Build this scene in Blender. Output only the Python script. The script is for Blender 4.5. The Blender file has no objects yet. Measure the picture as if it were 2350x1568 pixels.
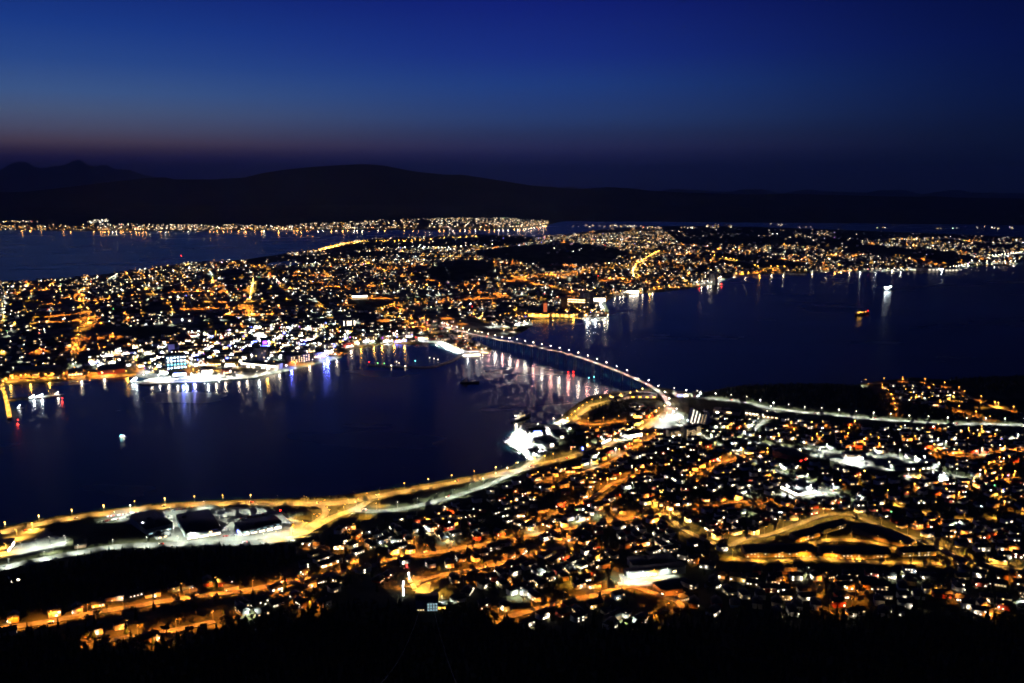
import bpy, math, random
import numpy as np
from mathutils import Vector, Matrix
# ------------------------------------------------------------------ camera, world, exposure
SC = bpy.context.scene
COL = SC.collection
RD = random.Random(11)
NP = np.random.default_rng(11)
F, CU, CV, EYE = 2000.0, 1175.0, 784.0, 421.0
PITCH = math.atan(359 / 2000.0)
CP, SP = math.cos(PITCH), math.sin(PITCH)
cam = bpy.data.cameras.new('camera')
cam.sensor_width = 36; cam.lens = 36 * F / 2350.0; cam.clip_start = 1; cam.clip_end = 120000
camo = bpy.data.objects.new('camera', cam); COL.objects.link(camo)
camo.location = (0, 0, EYE); camo.rotation_euler = (math.pi / 2 - PITCH, 0, 0)
SC.camera = camo
SC.view_settings.view_transform = 'Standard'; SC.view_settings.look = 'None'
SC.view_settings.exposure = 0; SC.view_settings.gamma = 1
SC.render.engine = 'CYCLES'
cy = SC.cycles
cy.max_bounces = 2; cy.diffuse_bounces = 0; cy.glossy_bounces = 2; cy.transmission_bounces = 0; cy.volume_bounces = 0
cy.use_adaptive_sampling = True; cy.adaptive_threshold = .1; cy.adaptive_min_samples = 12
cy.sample_clamp_indirect = 1.5; cy.sample_clamp_direct = 0
cy.use_light_tree = True; cy.filter_width = 1.8
cy.use_denoising = True
cy.caustics_reflective = True

def lin(c):
    return tuple(((x / 255) / 12.92 if x / 255 <= .04045 else ((x / 255 + .055) / 1.055) ** 2.4) for x in c)
def rgba(c): return (*c, 1)

W = bpy.data.worlds.new('World'); SC.world = W; W.use_nodes = True
nt = W.node_tree; nd = nt.nodes; lk = nt.links
bg = nd['Background']; bg.inputs[1].default_value = 1.0
tc = nd.new('ShaderNodeTexCoord'); sep = nd.new('ShaderNodeSeparateXYZ'); lk.new(tc.outputs['Generated'], sep.inputs[0])
mr = nd.new('ShaderNodeMapRange'); lk.new(sep.outputs[2], mr.inputs[0])
E0, E1 = math.sin(math.radians(-1)), math.sin(math.radians(13))
mr.inputs[1].default_value = E0; mr.inputs[2].default_value = E1
def ramp(pts, src):
    r = nd.new('ShaderNodeValToRGB'); lk.new(src, r.inputs[0]); cr = r.color_ramp
    ps = sorted((max(0, min(1, (math.sin(math.radians(e)) - E0) / (E1 - E0))), c) for e, c in pts)
    while len(cr.elements) < len(ps): cr.elements.new(.5)
    for el, (p, c) in zip(cr.elements, ps): el.position = p; el.color = rgba(lin(c))
    return r.outputs[0]
rl = ramp([(-1, (13, 16, 48)), (1.0, (21, 22, 62)), (1.6, (40, 34, 74)), (2.0, (62, 50, 78)), (2.5, (86, 73, 94)), (3.2, (86, 88, 118)), (4.2, (80, 97, 136)), (5.3, (66, 96, 150)), (7, (44, 78, 148)), (9, (28, 62, 142)), (11, (20, 46, 126)), (13, (14, 34, 108))], mr.outputs[0])
rm = ramp([(-1, (15, 19, 52)), (1.0, (23, 32, 78)), (1.9, (38, 42, 90)), (2.4, (48, 52, 98)), (3.2, (45, 58, 104)), (4.2, (44, 68, 124)), (6.2, (34, 66, 138)), (8, (26, 50, 136)), (11, (18, 34, 122)), (13, (12, 26, 104))], mr.outputs[0])
rr = ramp([(-1, (13, 17, 36)), (1, (12, 20, 46)), (3, (11, 23, 56)), (5, (8, 23, 68)), (8, (5, 18, 72)), (11, (4, 13, 62)), (13, (3, 10, 52))], mr.outputs[0])
at = nd.new('ShaderNodeMath'); at.operation = 'ARCTAN2'; lk.new(sep.outputs[0], at.inputs[0]); lk.new(sep.outputs[1], at.inputs[1])
def mrng(src, a, b):
    m = nd.new('ShaderNodeMapRange'); m.interpolation_type = 'SMOOTHSTEP'; lk.new(src, m.inputs[0]); m.inputs[1].default_value = math.radians(a); m.inputs[2].default_value = math.radians(b); return m.outputs[0]
def mixc(f, a, b, nd=nd, lk=lk):
    m = nd.new('ShaderNodeMix'); m.data_type = 'RGBA'; lk.new(f, m.inputs[0]); lk.new(a, m.inputs[6]); lk.new(b, m.inputs[7]); return m.outputs[2]
m1 = mixc(mrng(at.outputs[0], -30, 4), rl, rm); m2 = mixc(mrng(at.outputs[0], -2, 32), m1, rr)
fz = nd.new('ShaderNodeMapRange'); fz.interpolation_type = 'SMOOTHSTEP'; lk.new(sep.outputs[2], fz.inputs[0]); fz.inputs[1].default_value = math.sin(math.radians(11)); fz.inputs[2].default_value = math.sin(math.radians(30))
zc = nd.new('ShaderNodeRGB'); zc.outputs[0].default_value = rgba(lin((10, 15, 36)))
lk.new(mixc(fz.outputs[0], m2, zc.outputs[0]), bg.inputs[0])

# ------------------------------------------------------------------ picture geometry -> ground
def ray(u, v):
    u = np.asarray(u, float); v = np.asarray(v, float)
    return np.stack([(u - CU) / F, CP + (CV - v) / F * SP, -SP + (CV - v) / F * CP], -1)
def atz(u, v, z=0.0):
    d = ray(u, v); t = (z - EYE) / d[..., 2]
    return np.stack([d[..., 0] * t, d[..., 1] * t, np.zeros_like(t) + z], -1)
def proj(x, y, z):
    zr = np.asarray(z, float) - EYE; dep = y * CP - zr * SP
    return CU + F * x / dep, CV - F * (y * SP + zr * CP) / dep
def poly(pts):
    o = []
    for p in pts:
        if len(p) == 3: o.append((p[1], p[2]))
        else: q = atz(p[0], p[1], 0); o.append((q[0], q[1]))
    return np.array(o)
def inside(P, x, y):
    x = np.asarray(x, float); y = np.asarray(y, float); r = np.zeros(x.shape, bool)
    n = len(P)
    for i in range(n):
        x1, y1 = P[i]; x2, y2 = P[(i + 1) % n]
        if y1 == y2: continue
        c = (y1 > y) != (y2 > y)
        r ^= c & (x < (x2 - x1) * (y - y1) / (y2 - y1) + x1)
    return r
def segdist(P, x, y, closed=True):
    d = np.full(np.shape(x), 1e18)
    n = len(P)
    for i in range(n if closed else n - 1):
        x1, y1 = P[i]; x2, y2 = P[(i + 1) % n]
        dx, dy = x2 - x1, y2 - y1; L = dx * dx + dy * dy + 1e-9
        t = np.clip(((x - x1) * dx + (y - y1) * dy) / L, 0, 1)
        d = np.minimum(d, (x - x1 - t * dx) ** 2 + (y - y1 - t * dy) ** 2)
    return np.sqrt(d)
def sdist(P, x, y):
    return segdist(P, x, y) * np.where(inside(P, x, y), 1, -1)

MAIN = poly([('w', -3500, 300), ('w', -1500, 720), (-300, 1288), (-50, 1221), (0, 1211), (130, 1184), (176, 1178), (352, 1156), (478, 1149), (587, 1146), (713, 1141), (813, 1133), (939, 1116), (1065, 1094), (1130, 1082), (1175, 1070), (1185, 1062), (1215, 1055), (1190, 1038), (1152, 1015), (1205, 970), (1265, 975), (1278, 962), (1300, 945), (1320, 930), (1350, 910), (1400, 901), (1450, 896), (1500, 889), (1530, 891), (1560, 900), (1600, 904), (1650, 893), (1700, 885), (1800, 882), (1900, 880), (1960, 884), (2010, 876), (2090, 866), (2180, 872), (2250, 866), (2400, 860), (2600, 850), ('w', 4500, 3200), ('w', 4500, -800), ('w', -3500, -800)])
ISL = poly([(-500, 915), (-100, 890), (0, 885), (38, 883), (284, 865), (345, 868), (398, 880), (483, 876), (587, 868), (680, 847), (781, 822), (810, 801), (850, 795), (900, 790), (960, 792), (980, 786), (1000, 786), (1053, 811), (1123, 812), (1130, 800), (1080, 778), (1100, 770), (1175, 775), (1208, 758), (1223, 748), (1218, 735), (1321, 731), (1341, 735), (1399, 733), (1396, 712), (1388, 694), (1411, 681), (1495, 673), (1603, 660), (1643, 653), (1663, 642), (1688, 633), (1762, 628), (1938, 624), (2014, 623), (2165, 622), (2228, 612), (2326, 610), (2350, 596), (2500, 590), (2700, 580), (2700, 556), (2500, 550), (2300, 543), (2100, 534), (1900, 527), (1700, 520), (1500, 519), (1380, 527), (1300, 538), (1230, 544), (1108, 538), (1000, 543), (850, 548), (790, 556), (722, 573), (650, 583), (560, 596), (420, 606), (300, 622), (150, 640), (0, 648), (-150, 656), (-500, 672)])
KVA = poly([(-700, 520), (-200, 526), (0, 528), (100, 529), (200, 531), (400, 531), (700, 529), (1000, 528), (1200, 526), (1252, 518), (1290, 508), (1500, 509), (1700, 511), (2000, 513), (2350, 517), (2700, 520), (2900, 449), (-900, 449)])

def sst(t): t = np.clip(t, 0, 1); return t * t * (3 - 2 * t)
def wob(x, y):
    return (np.sin(x * .011 + y * .007) + np.sin(x * -.006 + y * .013 + 2) + .6 * np.sin(x * .027 + 1.3) * np.sin(y * .023)) / 2.6
HILLS = [(1050, 622, 48, 330, 340), (1285, 590, 60, 520, 420), (1750, 560, 45, 700, 500), (1745, 600, 25, 260, 240), (560, 625, 16, 400, 240), (2120, 585, 30, 420, 300)]
HC = [(*atz(u, v, 40)[:2], h, a, b) for u, v, h, a, b in HILLS]
def heights(x, y):
    sm = sdist(MAIN, x, y); inland = np.maximum(sm, 0)
    yy = np.maximum(y - 731, 0); t = inland / (inland + yy + 1e-6)
    flat = 2.6 * np.clip(inland / 14, 0, 1) + 1.2 * sst(inland / 120) + 46 * np.where(yy > 0, t ** 1.7, 1)
    hm = flat + np.where(y < 731, (417 - 50) * np.clip(1 - y / 731, 0, 1) ** 1.6, 0)
    hm = hm + wob(x * 2.3, y * 2.3) * 3.0 * sst(inland / 250) * sst((y - 80) / 200)
    hm = np.minimum(hm, 419)
    hm = np.where(sm > 0, hm, np.maximum(sm * .2, -6))
    si = sdist(ISL, x, y); ii = np.maximum(si, 0)
    hi = 2.6 * np.clip(ii / 14, 0, 1) + 42 * sst((ii - 60) / 1000) + wob(x, y) * 7 * sst(ii / 350)
    for hx, hy, h, a, b in HC: hi = hi + h * np.exp(-((x - hx) / a) ** 2 - ((y - hy) / b) ** 2) * sst(ii / 200)
    hi = np.where(si > 0, hi, np.maximum(si * .2, -6))
    sk = sdist(KVA, x, y); kk = np.maximum(sk, 0)
    hk = 2 * np.clip(kk / 20, 0, 1) + np.minimum(kk * .05, 150) + wob(x * .6, y * .6) * 10 * sst(kk / 800)
    hk = np.where(sk > 0, hk, np.maximum(sk * .1, -6))
    return np.maximum(np.maximum(hm, hi), hk)
NR, NT, RA, RB, TH = 1050, 620, 3.0, 13000.0, math.radians(50)
rs = RA * (RB / RA) ** (np.arange(NR) / (NR - 1)); ts = np.linspace(-TH, TH, NT)
GR, GT = np.meshgrid(rs, ts, indexing='ij')
GX, GY = GR * np.sin(GT), GR * np.cos(GT)
GH = heights(GX.ravel(), GY.ravel()).reshape(GX.shape)
def H(x, y):
    x = np.asarray(x, float); y = np.asarray(y, float)
    r = np.sqrt(x * x + y * y); t = np.arctan2(x, y)
    a = np.clip(np.log(np.maximum(r, RA) / RA) / math.log(RB / RA) * (NR - 1), 0, NR - 1.001)
    b = np.clip((t + TH) / (2 * TH) * (NT - 1), 0, NT - 1.001)
    i = a.astype(int); j = b.astype(int); a = a - i; b = b - j
    return GH[i, j] * (1 - a) * (1 - b) + GH[i + 1, j] * a * (1 - b) + GH[i, j + 1] * (1 - a) * b + GH[i + 1, j + 1] * a * b
TT = np.geomspace(150, 14000, 900)
def ground(u, v):
    """points of the land (or water) seen at picture positions u, v"""
    u = np.atleast_1d(np.asarray(u, float)); v = np.atleast_1d(np.asarray(v, float))
    d = ray(u, v); x = d[:, None, 0] * TT; y = d[:, None, 1] * TT; z = EYE + d[:, None, 2] * TT
    below = z <= np.maximum(H(x, y), 0)
    k = np.where(below.any(1), below.argmax(1), len(TT) - 1); k = np.maximum(k, 1)
    lo, hi = TT[k - 1], TT[k]
    for _ in range(12):
        m = (lo + hi) / 2; b = EYE + d[:, 2] * m <= np.maximum(H(d[:, 0] * m, d[:, 1] * m), 0)
        hi = np.where(b, m, hi); lo = np.where(b, lo, m)
    return np.stack([d[:, 0] * hi, d[:, 1] * hi, np.maximum(H(d[:, 0] * hi, d[:, 1] * hi), 0)], -1)
def G(u, v): return ground(u, v)[0]

# ------------------------------------------------------------------ materials
def newmat(name):
    m = bpy.data.materials.new(name); m.use_nodes = True
    return m, m.node_tree.nodes, m.node_tree.links, m.node_tree.nodes['Principled BSDF']
def mat(name, col, rough=.8, var=.25, scale=.4, metal=0.0, spec=.3, col2=None):
    m, n, l, b = newmat(name)
    tcn = n.new('ShaderNodeTexCoord'); no = n.new('ShaderNodeTexNoise'); no.inputs['Scale'].default_value = scale; no.inputs['Detail'].default_value = 4
    l.new(tcn.outputs['Object'], no.inputs['Vector'])
    cr = n.new('ShaderNodeValToRGB'); l.new(no.outputs[0], cr.inputs[0])
    c2 = col2 if col2 else tuple(min(1, c * (1 + var)) for c in col)
    cr.color_ramp.elements[0].position = .35; cr.color_ramp.elements[1].position = .65
    cr.color_ramp.elements[0].color = rgba(tuple(c * (1 - var) for c in col)); cr.color_ramp.elements[1].color = rgba(c2)
    l.new(cr.outputs[0], b.inputs['Base Color'])
    b.inputs['Roughness'].default_value = rough; b.inputs['Metallic'].default_value = metal
    b.inputs['Specular IOR Level'].default_value = spec
    return m
def emat(name, col, s):
    m, n, l, b = newmat(name)
    b.inputs['Base Color'].default_value = rgba(tuple(.3 * c for c in col)); b.inputs['Emission Color'].default_value = rgba(col)
    b.inputs['Emission Strength'].default_value = s
    m.cycles.emission_sampling = 'NONE'
    return m
M = {}
C_OR, C_YE, C_WA, C_WH, C_CO = (1, .29, .03), (1, .50, .07), (1, .68, .34), (1, .85, .64), (.8, .93, 1)
M['ground'] = mat('ground_cover', (.030, .036, .014), .95, .5, .02, spec=.05, col2=(.075, .075, .045))
M['town'] = mat('town_ground', (.07, .07, .055), .9, .45, .02, spec=.05, col2=(.16, .155, .14))
M['hill'] = mat('hill_ground', (.045, .05, .05), .95, .3, .0006, spec=0)
M['asphalt'] = mat('asphalt', (.085, .083, .08), .75, .25, .3, spec=.3)
M['concrete'] = mat('concrete', (.32, .31, .29), .8, .2, .2)
M['darkroof'] = mat('dark_roof', (.025, .026, .03), .7, .3, .5)
M['greyroof'] = mat('grey_roof', (.06, .062, .065), .6, .3, .3)
M['metal'] = mat('galvanised_metal', (.25, .26, .27), .5, .1, 2, .7)
M['steel'] = mat('dark_steel', (.06, .06, .065), .5, .1, 2, .5)
WALLS = {'white': mat('white_timber', (.62, .6, .56), .7, .08, .8), 'cream': mat('cream_timber', (.55, .47, .32), .7, .08, .8), 'red': mat('red_timber', (.25, .04, .025), .7, .12, .8), 'grey': mat('grey_timber', (.22, .23, .24), .7, .1, .8), 'ochre': mat('ochre_timber', (.42, .25, .07), .7, .1, .8), 'blue': mat('blue_timber', (.10, .16, .26), .7, .1, .8), 'brown': mat('brown_timber', (.11, .07, .045), .7, .1, .8)}
M['leaf'] = mat('leaves', (.045, .05, .014), .8, .4, .5, spec=.1, col2=(.10, .085, .02))
M['conifer'] = mat('needles', (.018, .03, .012), .8, .4, .5, spec=.1)
M['bark'] = mat('bark', (.07, .05, .035), .9, .2, 2)
M['glassdark'] = mat('dark_window_glass', (.02, .022, .028), .15, .1, 1, spec=.6)
M['carwhite'] = mat('white_car_paint', (.6, .6, .6), .3, .04, 1, spec=.5)
M['cardark'] = mat('dark_car_paint', (.03, .035, .045), .3, .04, 1, spec=.5)
M['carred'] = mat('red_car_paint', (.3, .02, .015), .3, .04, 1, spec=.5)
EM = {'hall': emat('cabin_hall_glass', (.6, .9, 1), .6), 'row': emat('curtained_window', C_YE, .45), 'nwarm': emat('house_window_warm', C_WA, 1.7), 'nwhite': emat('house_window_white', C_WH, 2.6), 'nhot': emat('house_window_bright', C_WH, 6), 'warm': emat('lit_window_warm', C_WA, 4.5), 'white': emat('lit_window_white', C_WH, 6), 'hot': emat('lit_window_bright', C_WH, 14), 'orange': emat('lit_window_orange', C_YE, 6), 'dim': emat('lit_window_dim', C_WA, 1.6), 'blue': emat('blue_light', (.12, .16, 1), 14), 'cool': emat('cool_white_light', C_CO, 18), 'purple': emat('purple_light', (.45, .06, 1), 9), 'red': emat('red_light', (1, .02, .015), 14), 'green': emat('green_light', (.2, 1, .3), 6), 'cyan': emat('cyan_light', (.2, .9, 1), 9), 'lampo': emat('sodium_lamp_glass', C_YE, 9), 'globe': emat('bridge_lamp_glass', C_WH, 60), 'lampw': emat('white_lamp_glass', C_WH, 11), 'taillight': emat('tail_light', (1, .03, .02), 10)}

# water
m, n, l, b = newmat('sea_water'); M['water'] = m
b.inputs['Base Color'].default_value = (.001, .010, .012, 1); b.inputs['IOR'].default_value = 1.33
ge = n.new('ShaderNodeNewGeometry'); no = n.new('ShaderNodeTexNoise'); no.inputs['Scale'].default_value = 1; no.inputs['Detail'].default_value = 3
mp = n.new('ShaderNodeMapping'); mp.inputs['Scale'].default_value = (.0022, .0048, 1); l.new(ge.outputs['Position'], mp.inputs[0]); l.new(mp.outputs[0], no.inputs['Vector'])
cr = n.new('ShaderNodeMapRange'); l.new(no.outputs[0], cr.inputs[0]); cr.inputs[1].default_value = .35; cr.inputs[2].default_value = .7; cr.inputs[3].default_value = .22; cr.inputs[4].default_value = .29
l.new(cr.outputs[0], b.inputs['Roughness'])
n2 = n.new('ShaderNodeTexNoise'); n2.inputs['Scale'].default_value = 1; n2.inputs['Detail'].default_value = 4
mp2 = n.new('ShaderNodeMapping'); mp2.inputs['Scale'].default_value = (.03, .12, 1); l.new(ge.outputs['Position'], mp2.inputs[0]); l.new(mp2.outputs[0], n2.inputs['Vector'])
bp = n.new('ShaderNodeBump'); bp.inputs['Strength'].default_value = .025; bp.inputs['Distance'].default_value = .6; l.new(n2.outputs[0], bp.inputs['Height']); l.new(bp.outputs[0], b.inputs['Normal'])

# ------------------------------------------------------------------ mesh helpers
class MB:
    def __init__(s): s.v = []; s.f = []; s.m = []; s.n = 0
    def quads(s, P, mi=0):
        P = np.asarray(P, float).reshape(-1, 4, 3); k = len(P)
        s.v.append(P.reshape(-1, 3)); s.f.append((np.arange(k * 4) + s.n).reshape(k, 4)); s.m.append(np.zeros(k, int) + mi); s.n += 4 * k
    def faces(s, V, Fc, mi=0):
        V = np.asarray(V, float); Fc = [list(f) for f in Fc]
        s.v.append(V.reshape(-1, 3))
        for k in (3, 4, 5, 6, 8, 10, 12, 16):
            g = [f for f in Fc if len(f) == k]
            if g: s.f.append(np.array(g) + s.n); s.m.append(np.zeros(len(g), int) + mi)
        s.n += len(V)
    def boxes(s, c, z0, w, d, h, rot, mi=0, top=True):
        c = np.atleast_2d(c); k = len(c)
        w, d, h, rot, z0 = [np.broadcast_to(np.asarray(q, float), (k,)) for q in (w, d, h, rot, z0)]
        cs, sn = np.cos(rot), np.sin(rot); V = np.zeros((k, 8, 3))
        for i, (a, b_, e) in enumerate([(-1, -1, 0), (1, -1, 0), (1, 1, 0), (-1, 1, 0), (-1, -1, 1), (1, -1, 1), (1, 1, 1), (-1, 1, 1)]):
            X, Y = a * w / 2, b_ * d / 2
            V[:, i, 0] = c[:, 0] + X * cs - Y * sn; V[:, i, 1] = c[:, 1] + X * sn + Y * cs; V[:, i, 2] = z0 + e * h
        fs = [(0, 1, 5, 4), (1, 2, 6, 5), (2, 3, 7, 6), (3, 0, 4, 7)] + ([(4, 5, 6, 7)] if top else [])
        s.v.append(V.reshape(-1, 3)); off = (np.arange(k) * 8 + s.n)[:, None]
        for f in fs: s.f.append(off + np.array(f)[None]); s.m.append(np.zeros(k, int) + mi)
        s.n += 8 * k
    def gables(s, c, z0, w, d, h, rot, mi=0, over=.5):
        c = np.atleast_2d(c); k = len(c)
        w, d, h, rot, z0 = [np.broadcast_to(np.asarray(q, float), (k,)) for q in (w, d, h, rot, z0)]
        cs, sn = np.cos(rot), np.sin(rot); V = np.zeros((k, 6, 3)); w = w + 2 * over; d = d + 2 * over
        for i, (a, b_, e) in enumerate([(-1, -1, 0), (1, -1, 0), (1, 1, 0), (-1, 1, 0), (-1, 0, 1), (1, 0, 1)]):
            X, Y = a * w / 2, b_ * d / 2
            V[:, i, 0] = c[:, 0] + X * cs - Y * sn; V[:, i, 1] = c[:, 1] + X * sn + Y * cs; V[:, i, 2] = z0 + e * h - .15
        s.v.append(V.reshape(-1, 3)); off = (np.arange(k) * 6 + s.n)[:, None]
        for f in [(0, 1, 5, 4), (2, 3, 4, 5)]: s.f.append(off + np.array(f)[None]); s.m.append(np.zeros(k, int) + mi)
        for f in [(1, 2, 5), (3, 0, 4)]: s.f.append(off + np.array(f)[None]); s.m.append(np.zeros(k, int) + mi)
        s.n += 6 * k
    def tube(s, P, r, k=6, mi=0):
        P = np.asarray(P, float); V = []; 
        r = np.broadcast_to(np.asarray(r, float), (len(P),))
        for i in range(len(P)):
            t = P[min(i + 1, len(P) - 1)] - P[max(i - 1, 0)]; t = t / (np.linalg.norm(t) + 1e-9)
            a = np.cross(t, (0, 0, 1) if abs(t[2]) < .9 else (1, 0, 0)); a /= np.linalg.norm(a); b_ = np.cross(t, a)
            for j in range(k): an = 2 * math.pi * j / k; V.append(P[i] + r[i] * (math.cos(an) * a + math.sin(an) * b_))
        Fc = [(i * k + j, i * k + (j + 1) % k, (i + 1) * k + (j + 1) % k, (i + 1) * k + j) for i in range(len(P) - 1) for j in range(k)]
        s.faces(V, Fc, mi)
    def mesh(s, name, mats):
        me = bpy.data.meshes.new(name)
        V = np.concatenate(s.v); me.vertices.add(len(V)); me.vertices.foreach_set('co', V.astype(np.float32).ravel())
        sizes = np.concatenate([np.full(len(f), f.shape[1]) for f in s.f]); li = np.concatenate([f.ravel() for f in s.f])
        me.loops.add(len(li)); me.loops.foreach_set('vertex_index', li.astype(np.int32))
        me.polygons.add(len(sizes)); st = np.concatenate([[0], np.cumsum(sizes)[:-1]])
        me.polygons.foreach_set('loop_start', st.astype(np.int32)); me.polygons.foreach_set('material_index', np.concatenate(s.m).astype(np.int32))
        for q in mats: me.materials.append(q)
        me.update(calc_edges=True); return me
    def build(s, name, mats, parent=None):
        return link(name, s.mesh(name, mats if isinstance(mats, (list, tuple)) else [mats]), parent)
def link(name, me, parent=None, loc=None, rz=0, sc=None):
    o = bpy.data.objects.new(name, me); COL.objects.link(o)
    if parent: o.parent = parent
    if loc is not None: o.location = loc
    o.rotation_euler[2] = rz
    if sc is not None: o.scale = sc
    return o
def thing(name, label, cat, loc, rz=0, group=None):
    o = link(name, None, None, loc, rz); return tag(o, label, cat, group)
def tag(o, label=None, cat=None, group=None, kind=None):
    if label: o['label'] = label
    if cat: o['category'] = cat
    if group: o['group'] = group
    if kind: o['kind'] = kind
    return o
ORD = ['first', 'second', 'third', 'fourth', 'fifth', 'sixth', 'seventh', 'eighth', 'ninth', 'tenth', 'eleventh', 'twelfth', 'thirteenth', 'fourteenth', 'fifteenth', 'sixteenth', 'seventeenth', 'eighteenth', 'nineteenth', 'twentieth']
def nth(i):
    if i < 20: return ORD[i]
    k = i + 1; return str(k) + ({1: 'st', 2: 'nd', 3: 'rd'}.get(k % 10, 'th') if k % 100 not in (11, 12, 13) else 'th')
def slotmat(o, m):
    o.material_slots[0].link = 'OBJECT'; o.material_slots[0].material = m
bmx = MB(); bmx.boxes([(0, 0)], -.5, 1, 1, 1, 0); bmx.quads([[(-.5, .5, -.5), (.5, .5, -.5), (.5, -.5, -.5), (-.5, -.5, -.5)]])
PANE = bmx.mesh('window_pane', [EM['warm']])

# ------------------------------------------------------------------ ground, hills, sea
sd_all = np.maximum(sdist(MAIN, GX.ravel(), GY.ravel()), np.maximum(sdist(ISL, GX.ravel(), GY.ravel()), sdist(KVA, GX.ravel(), GY.ravel()))).reshape(GX.shape)
idx = np.arange(NR * NT).reshape(NR, NT)
q = np.stack([idx[:-1, :-1], idx[1:, :-1], idx[1:, 1:], idx[:-1, 1:]], -1).reshape(-1, 4)[:, ::-1]
keep = GH.ravel()[q].max(1) > -3.5
g = MB(); g.v.append(np.stack([GX, GY, GH], -1).reshape(-1, 3)); g.f.append(q[keep])
qx, qy = GX.ravel()[q[keep]].mean(1), GY.ravel()[q[keep]].mean(1)
DARK = [[(560, 590), (730, 585), (880, 575), (1000, 585), (820, 590), (700, 606), (640, 612), (570, 612)], [(975, 618), (1040, 598), (1120, 600), (1140, 612), (1110, 632), (1060, 648), (1000, 645)], [(1075, 577), (1180, 566), (1300, 556), (1400, 568), (1440, 580), (1400, 600), (1350, 608), (1230, 606), (1120, 592)], [(728, 577), (850, 550), (1110, 538), (1250, 540), (1180, 565), (900, 570), (760, 583)], [(1540, 543), (1500, 510), (2100, 520), (2400, 520), (2400, 546), (2250, 549), (2100, 545), (1990, 552), (1950, 566), (1800, 560), (1640, 565), (1560, 560)], [(1600, 578), (1700, 584), (1800, 596), (1850, 609), (1740, 614), (1650, 602)], [(1900, 556), (2014, 563), (2114, 574), (2195, 579), (2235, 592), (2200, 602), (2109, 592), (2014, 583), (1960, 580)], [(270, 760), (330, 748), (420, 754), (400, 770), (300, 775)], [(800, 690), (880, 688), (900, 700), (870, 714), (800, 707)]]
DARK = [np.array(p, float) for p in DARK]
def litmask(x, y, z=None):
    u, v = proj(x, y, H(x, y) if z is None else z); r = inside(ISL, x, y)
    for p in DARK: r &= ~inside(p, u, v)
    return r
g.m.append((litmask(qx, qy) & (wob(qx * 2, qy * 2) > -.35)).astype(int)); g.n = NR * NT
tag(g.build('ground', [M['ground'], M['town']]), kind='structure')
def hillmesh(name, prof, Rc, Wd, r0, r1, rough):
    us = np.linspace(-700, 3000, 420); tp = np.interp(us, [p[0] for p in prof], [p[1] for p in prof])
    d = ray(us, tp); hor = np.hypot(d[:, 0], d[:, 1]); th = np.arctan2(d[:, 0], d[:, 1])
    top = EYE + Rc * d[:, 2] / hor
    rr_ = np.linspace(r0, r1, 60); V = []
    for i, r in enumerate(rr_):
        f = math.exp(-((r - Rc) / Wd) ** 2); nz = rough * f * (1 - f) * 4 * (np.sin(th * 43 + r * .0021) + np.sin(th * 91 - r * .0013) * .6)
        V.append(np.stack([r * np.sin(th), r * np.cos(th), top * f - 40 * (1 - f) + nz], -1))
    V = np.array(V); nr, ntt = V.shape[:2]; ix = np.arange(nr * ntt).reshape(nr, ntt)
    q = np.stack([ix[:-1, 1:], ix[1:, 1:], ix[1:, :-1], ix[:-1, :-1]], -1).reshape(-1, 4)[:, ::-1]
    h = MB(); h.v.append(V.reshape(-1, 3)); h.f.append(q); h.m.append(np.zeros(len(q), int)); h.n = len(V)
    o = h.build(name, [M['hill']]); tag(o, kind='structure')
    for p in o.data.polygons: p.use_smooth = True
P_NEAR = [(-700, 445), (-100, 444), (60, 440), (170, 428), (250, 418), (330, 409), (380, 407), (400, 412), (480, 412), (560, 408), (600, 398), (650, 390), (720, 383), (780, 379), (840, 377), (880, 380), (930, 390), (960, 395), (1020, 401), (1060, 401), (1100, 407), (1150, 415), (1220, 426), (1290, 432), (1330, 434), (1360, 432), (1395, 429), (1450, 433), (1500, 439), (1600, 443), (1700, 446), (1850, 446), (2000, 450), (2150, 453), (2350, 456), (3000, 460)]
P_FAR = [(-700, 398), (-100, 396), (0, 392), (20, 378), (40, 371), (60, 372), (80, 384), (100, 386), (120, 382), (150, 379), (165, 371), (178, 367), (188, 368), (200, 378), (215, 383), (235, 378), (248, 380), (262, 388), (300, 391), (330, 402), (400, 413), (560, 420), (1200, 432), (1600, 443), (3000, 455)]
hillmesh('hills', P_NEAR, 15000, 2300, 9500, 21000, 60)
hillmesh('mountains', P_FAR, 34000, 3500, 24000, 42000, 150)
w = MB(); w.quads([[(-60000, -3000, 0), (60000, -3000, 0), (60000, 42000, 0), (-60000, 42000, 0)]]); tag(w.build('sea', [M['water']]), kind='structure')

# ------------------------------------------------------------------ lamps
def spotdata(name, col, P, ang=132):
    L = bpy.data.lights.new(name, 'SPOT'); L.color = col; L.energy = P; L.spot_size = math.radians(ang); L.spot_blend = .6; L.shadow_soft_size = .35; return L
def ptdata(name, col, P, r=1.4):
    L = bpy.data.lights.new(name, 'POINT'); L.color = col; L.energy = P; L.shadow_soft_size = r; return L
K = 5.0
def wide(L):
    # road luminaires throw their light outwards, so that the road between two masts is lit evenly
    L.use_nodes = True; n = L.node_tree.nodes; l = L.node_tree.links; em = n['Emission']; tcn = n.new('ShaderNodeTexCoord'); sx = n.new('ShaderNodeSeparateXYZ'); l.new(tcn.outputs['Normal'], sx.inputs[0])
    a = n.new('ShaderNodeMath'); a.operation = 'ABSOLUTE'; l.new(sx.outputs[2], a.inputs[0]); p = n.new('ShaderNodeMath'); p.operation = 'POWER'; l.new(a.outputs[0], p.inputs[0]); p.inputs[1].default_value = -2.7
    m_ = n.new('ShaderNodeMath'); m_.operation = 'MINIMUM'; l.new(p.outputs[0], m_.inputs[0]); m_.inputs[1].default_value = 9; l.new(m_.outputs[0], em.inputs['Strength']); L.spot_size = math.radians(146); L.spot_blend = .35; return L
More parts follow.
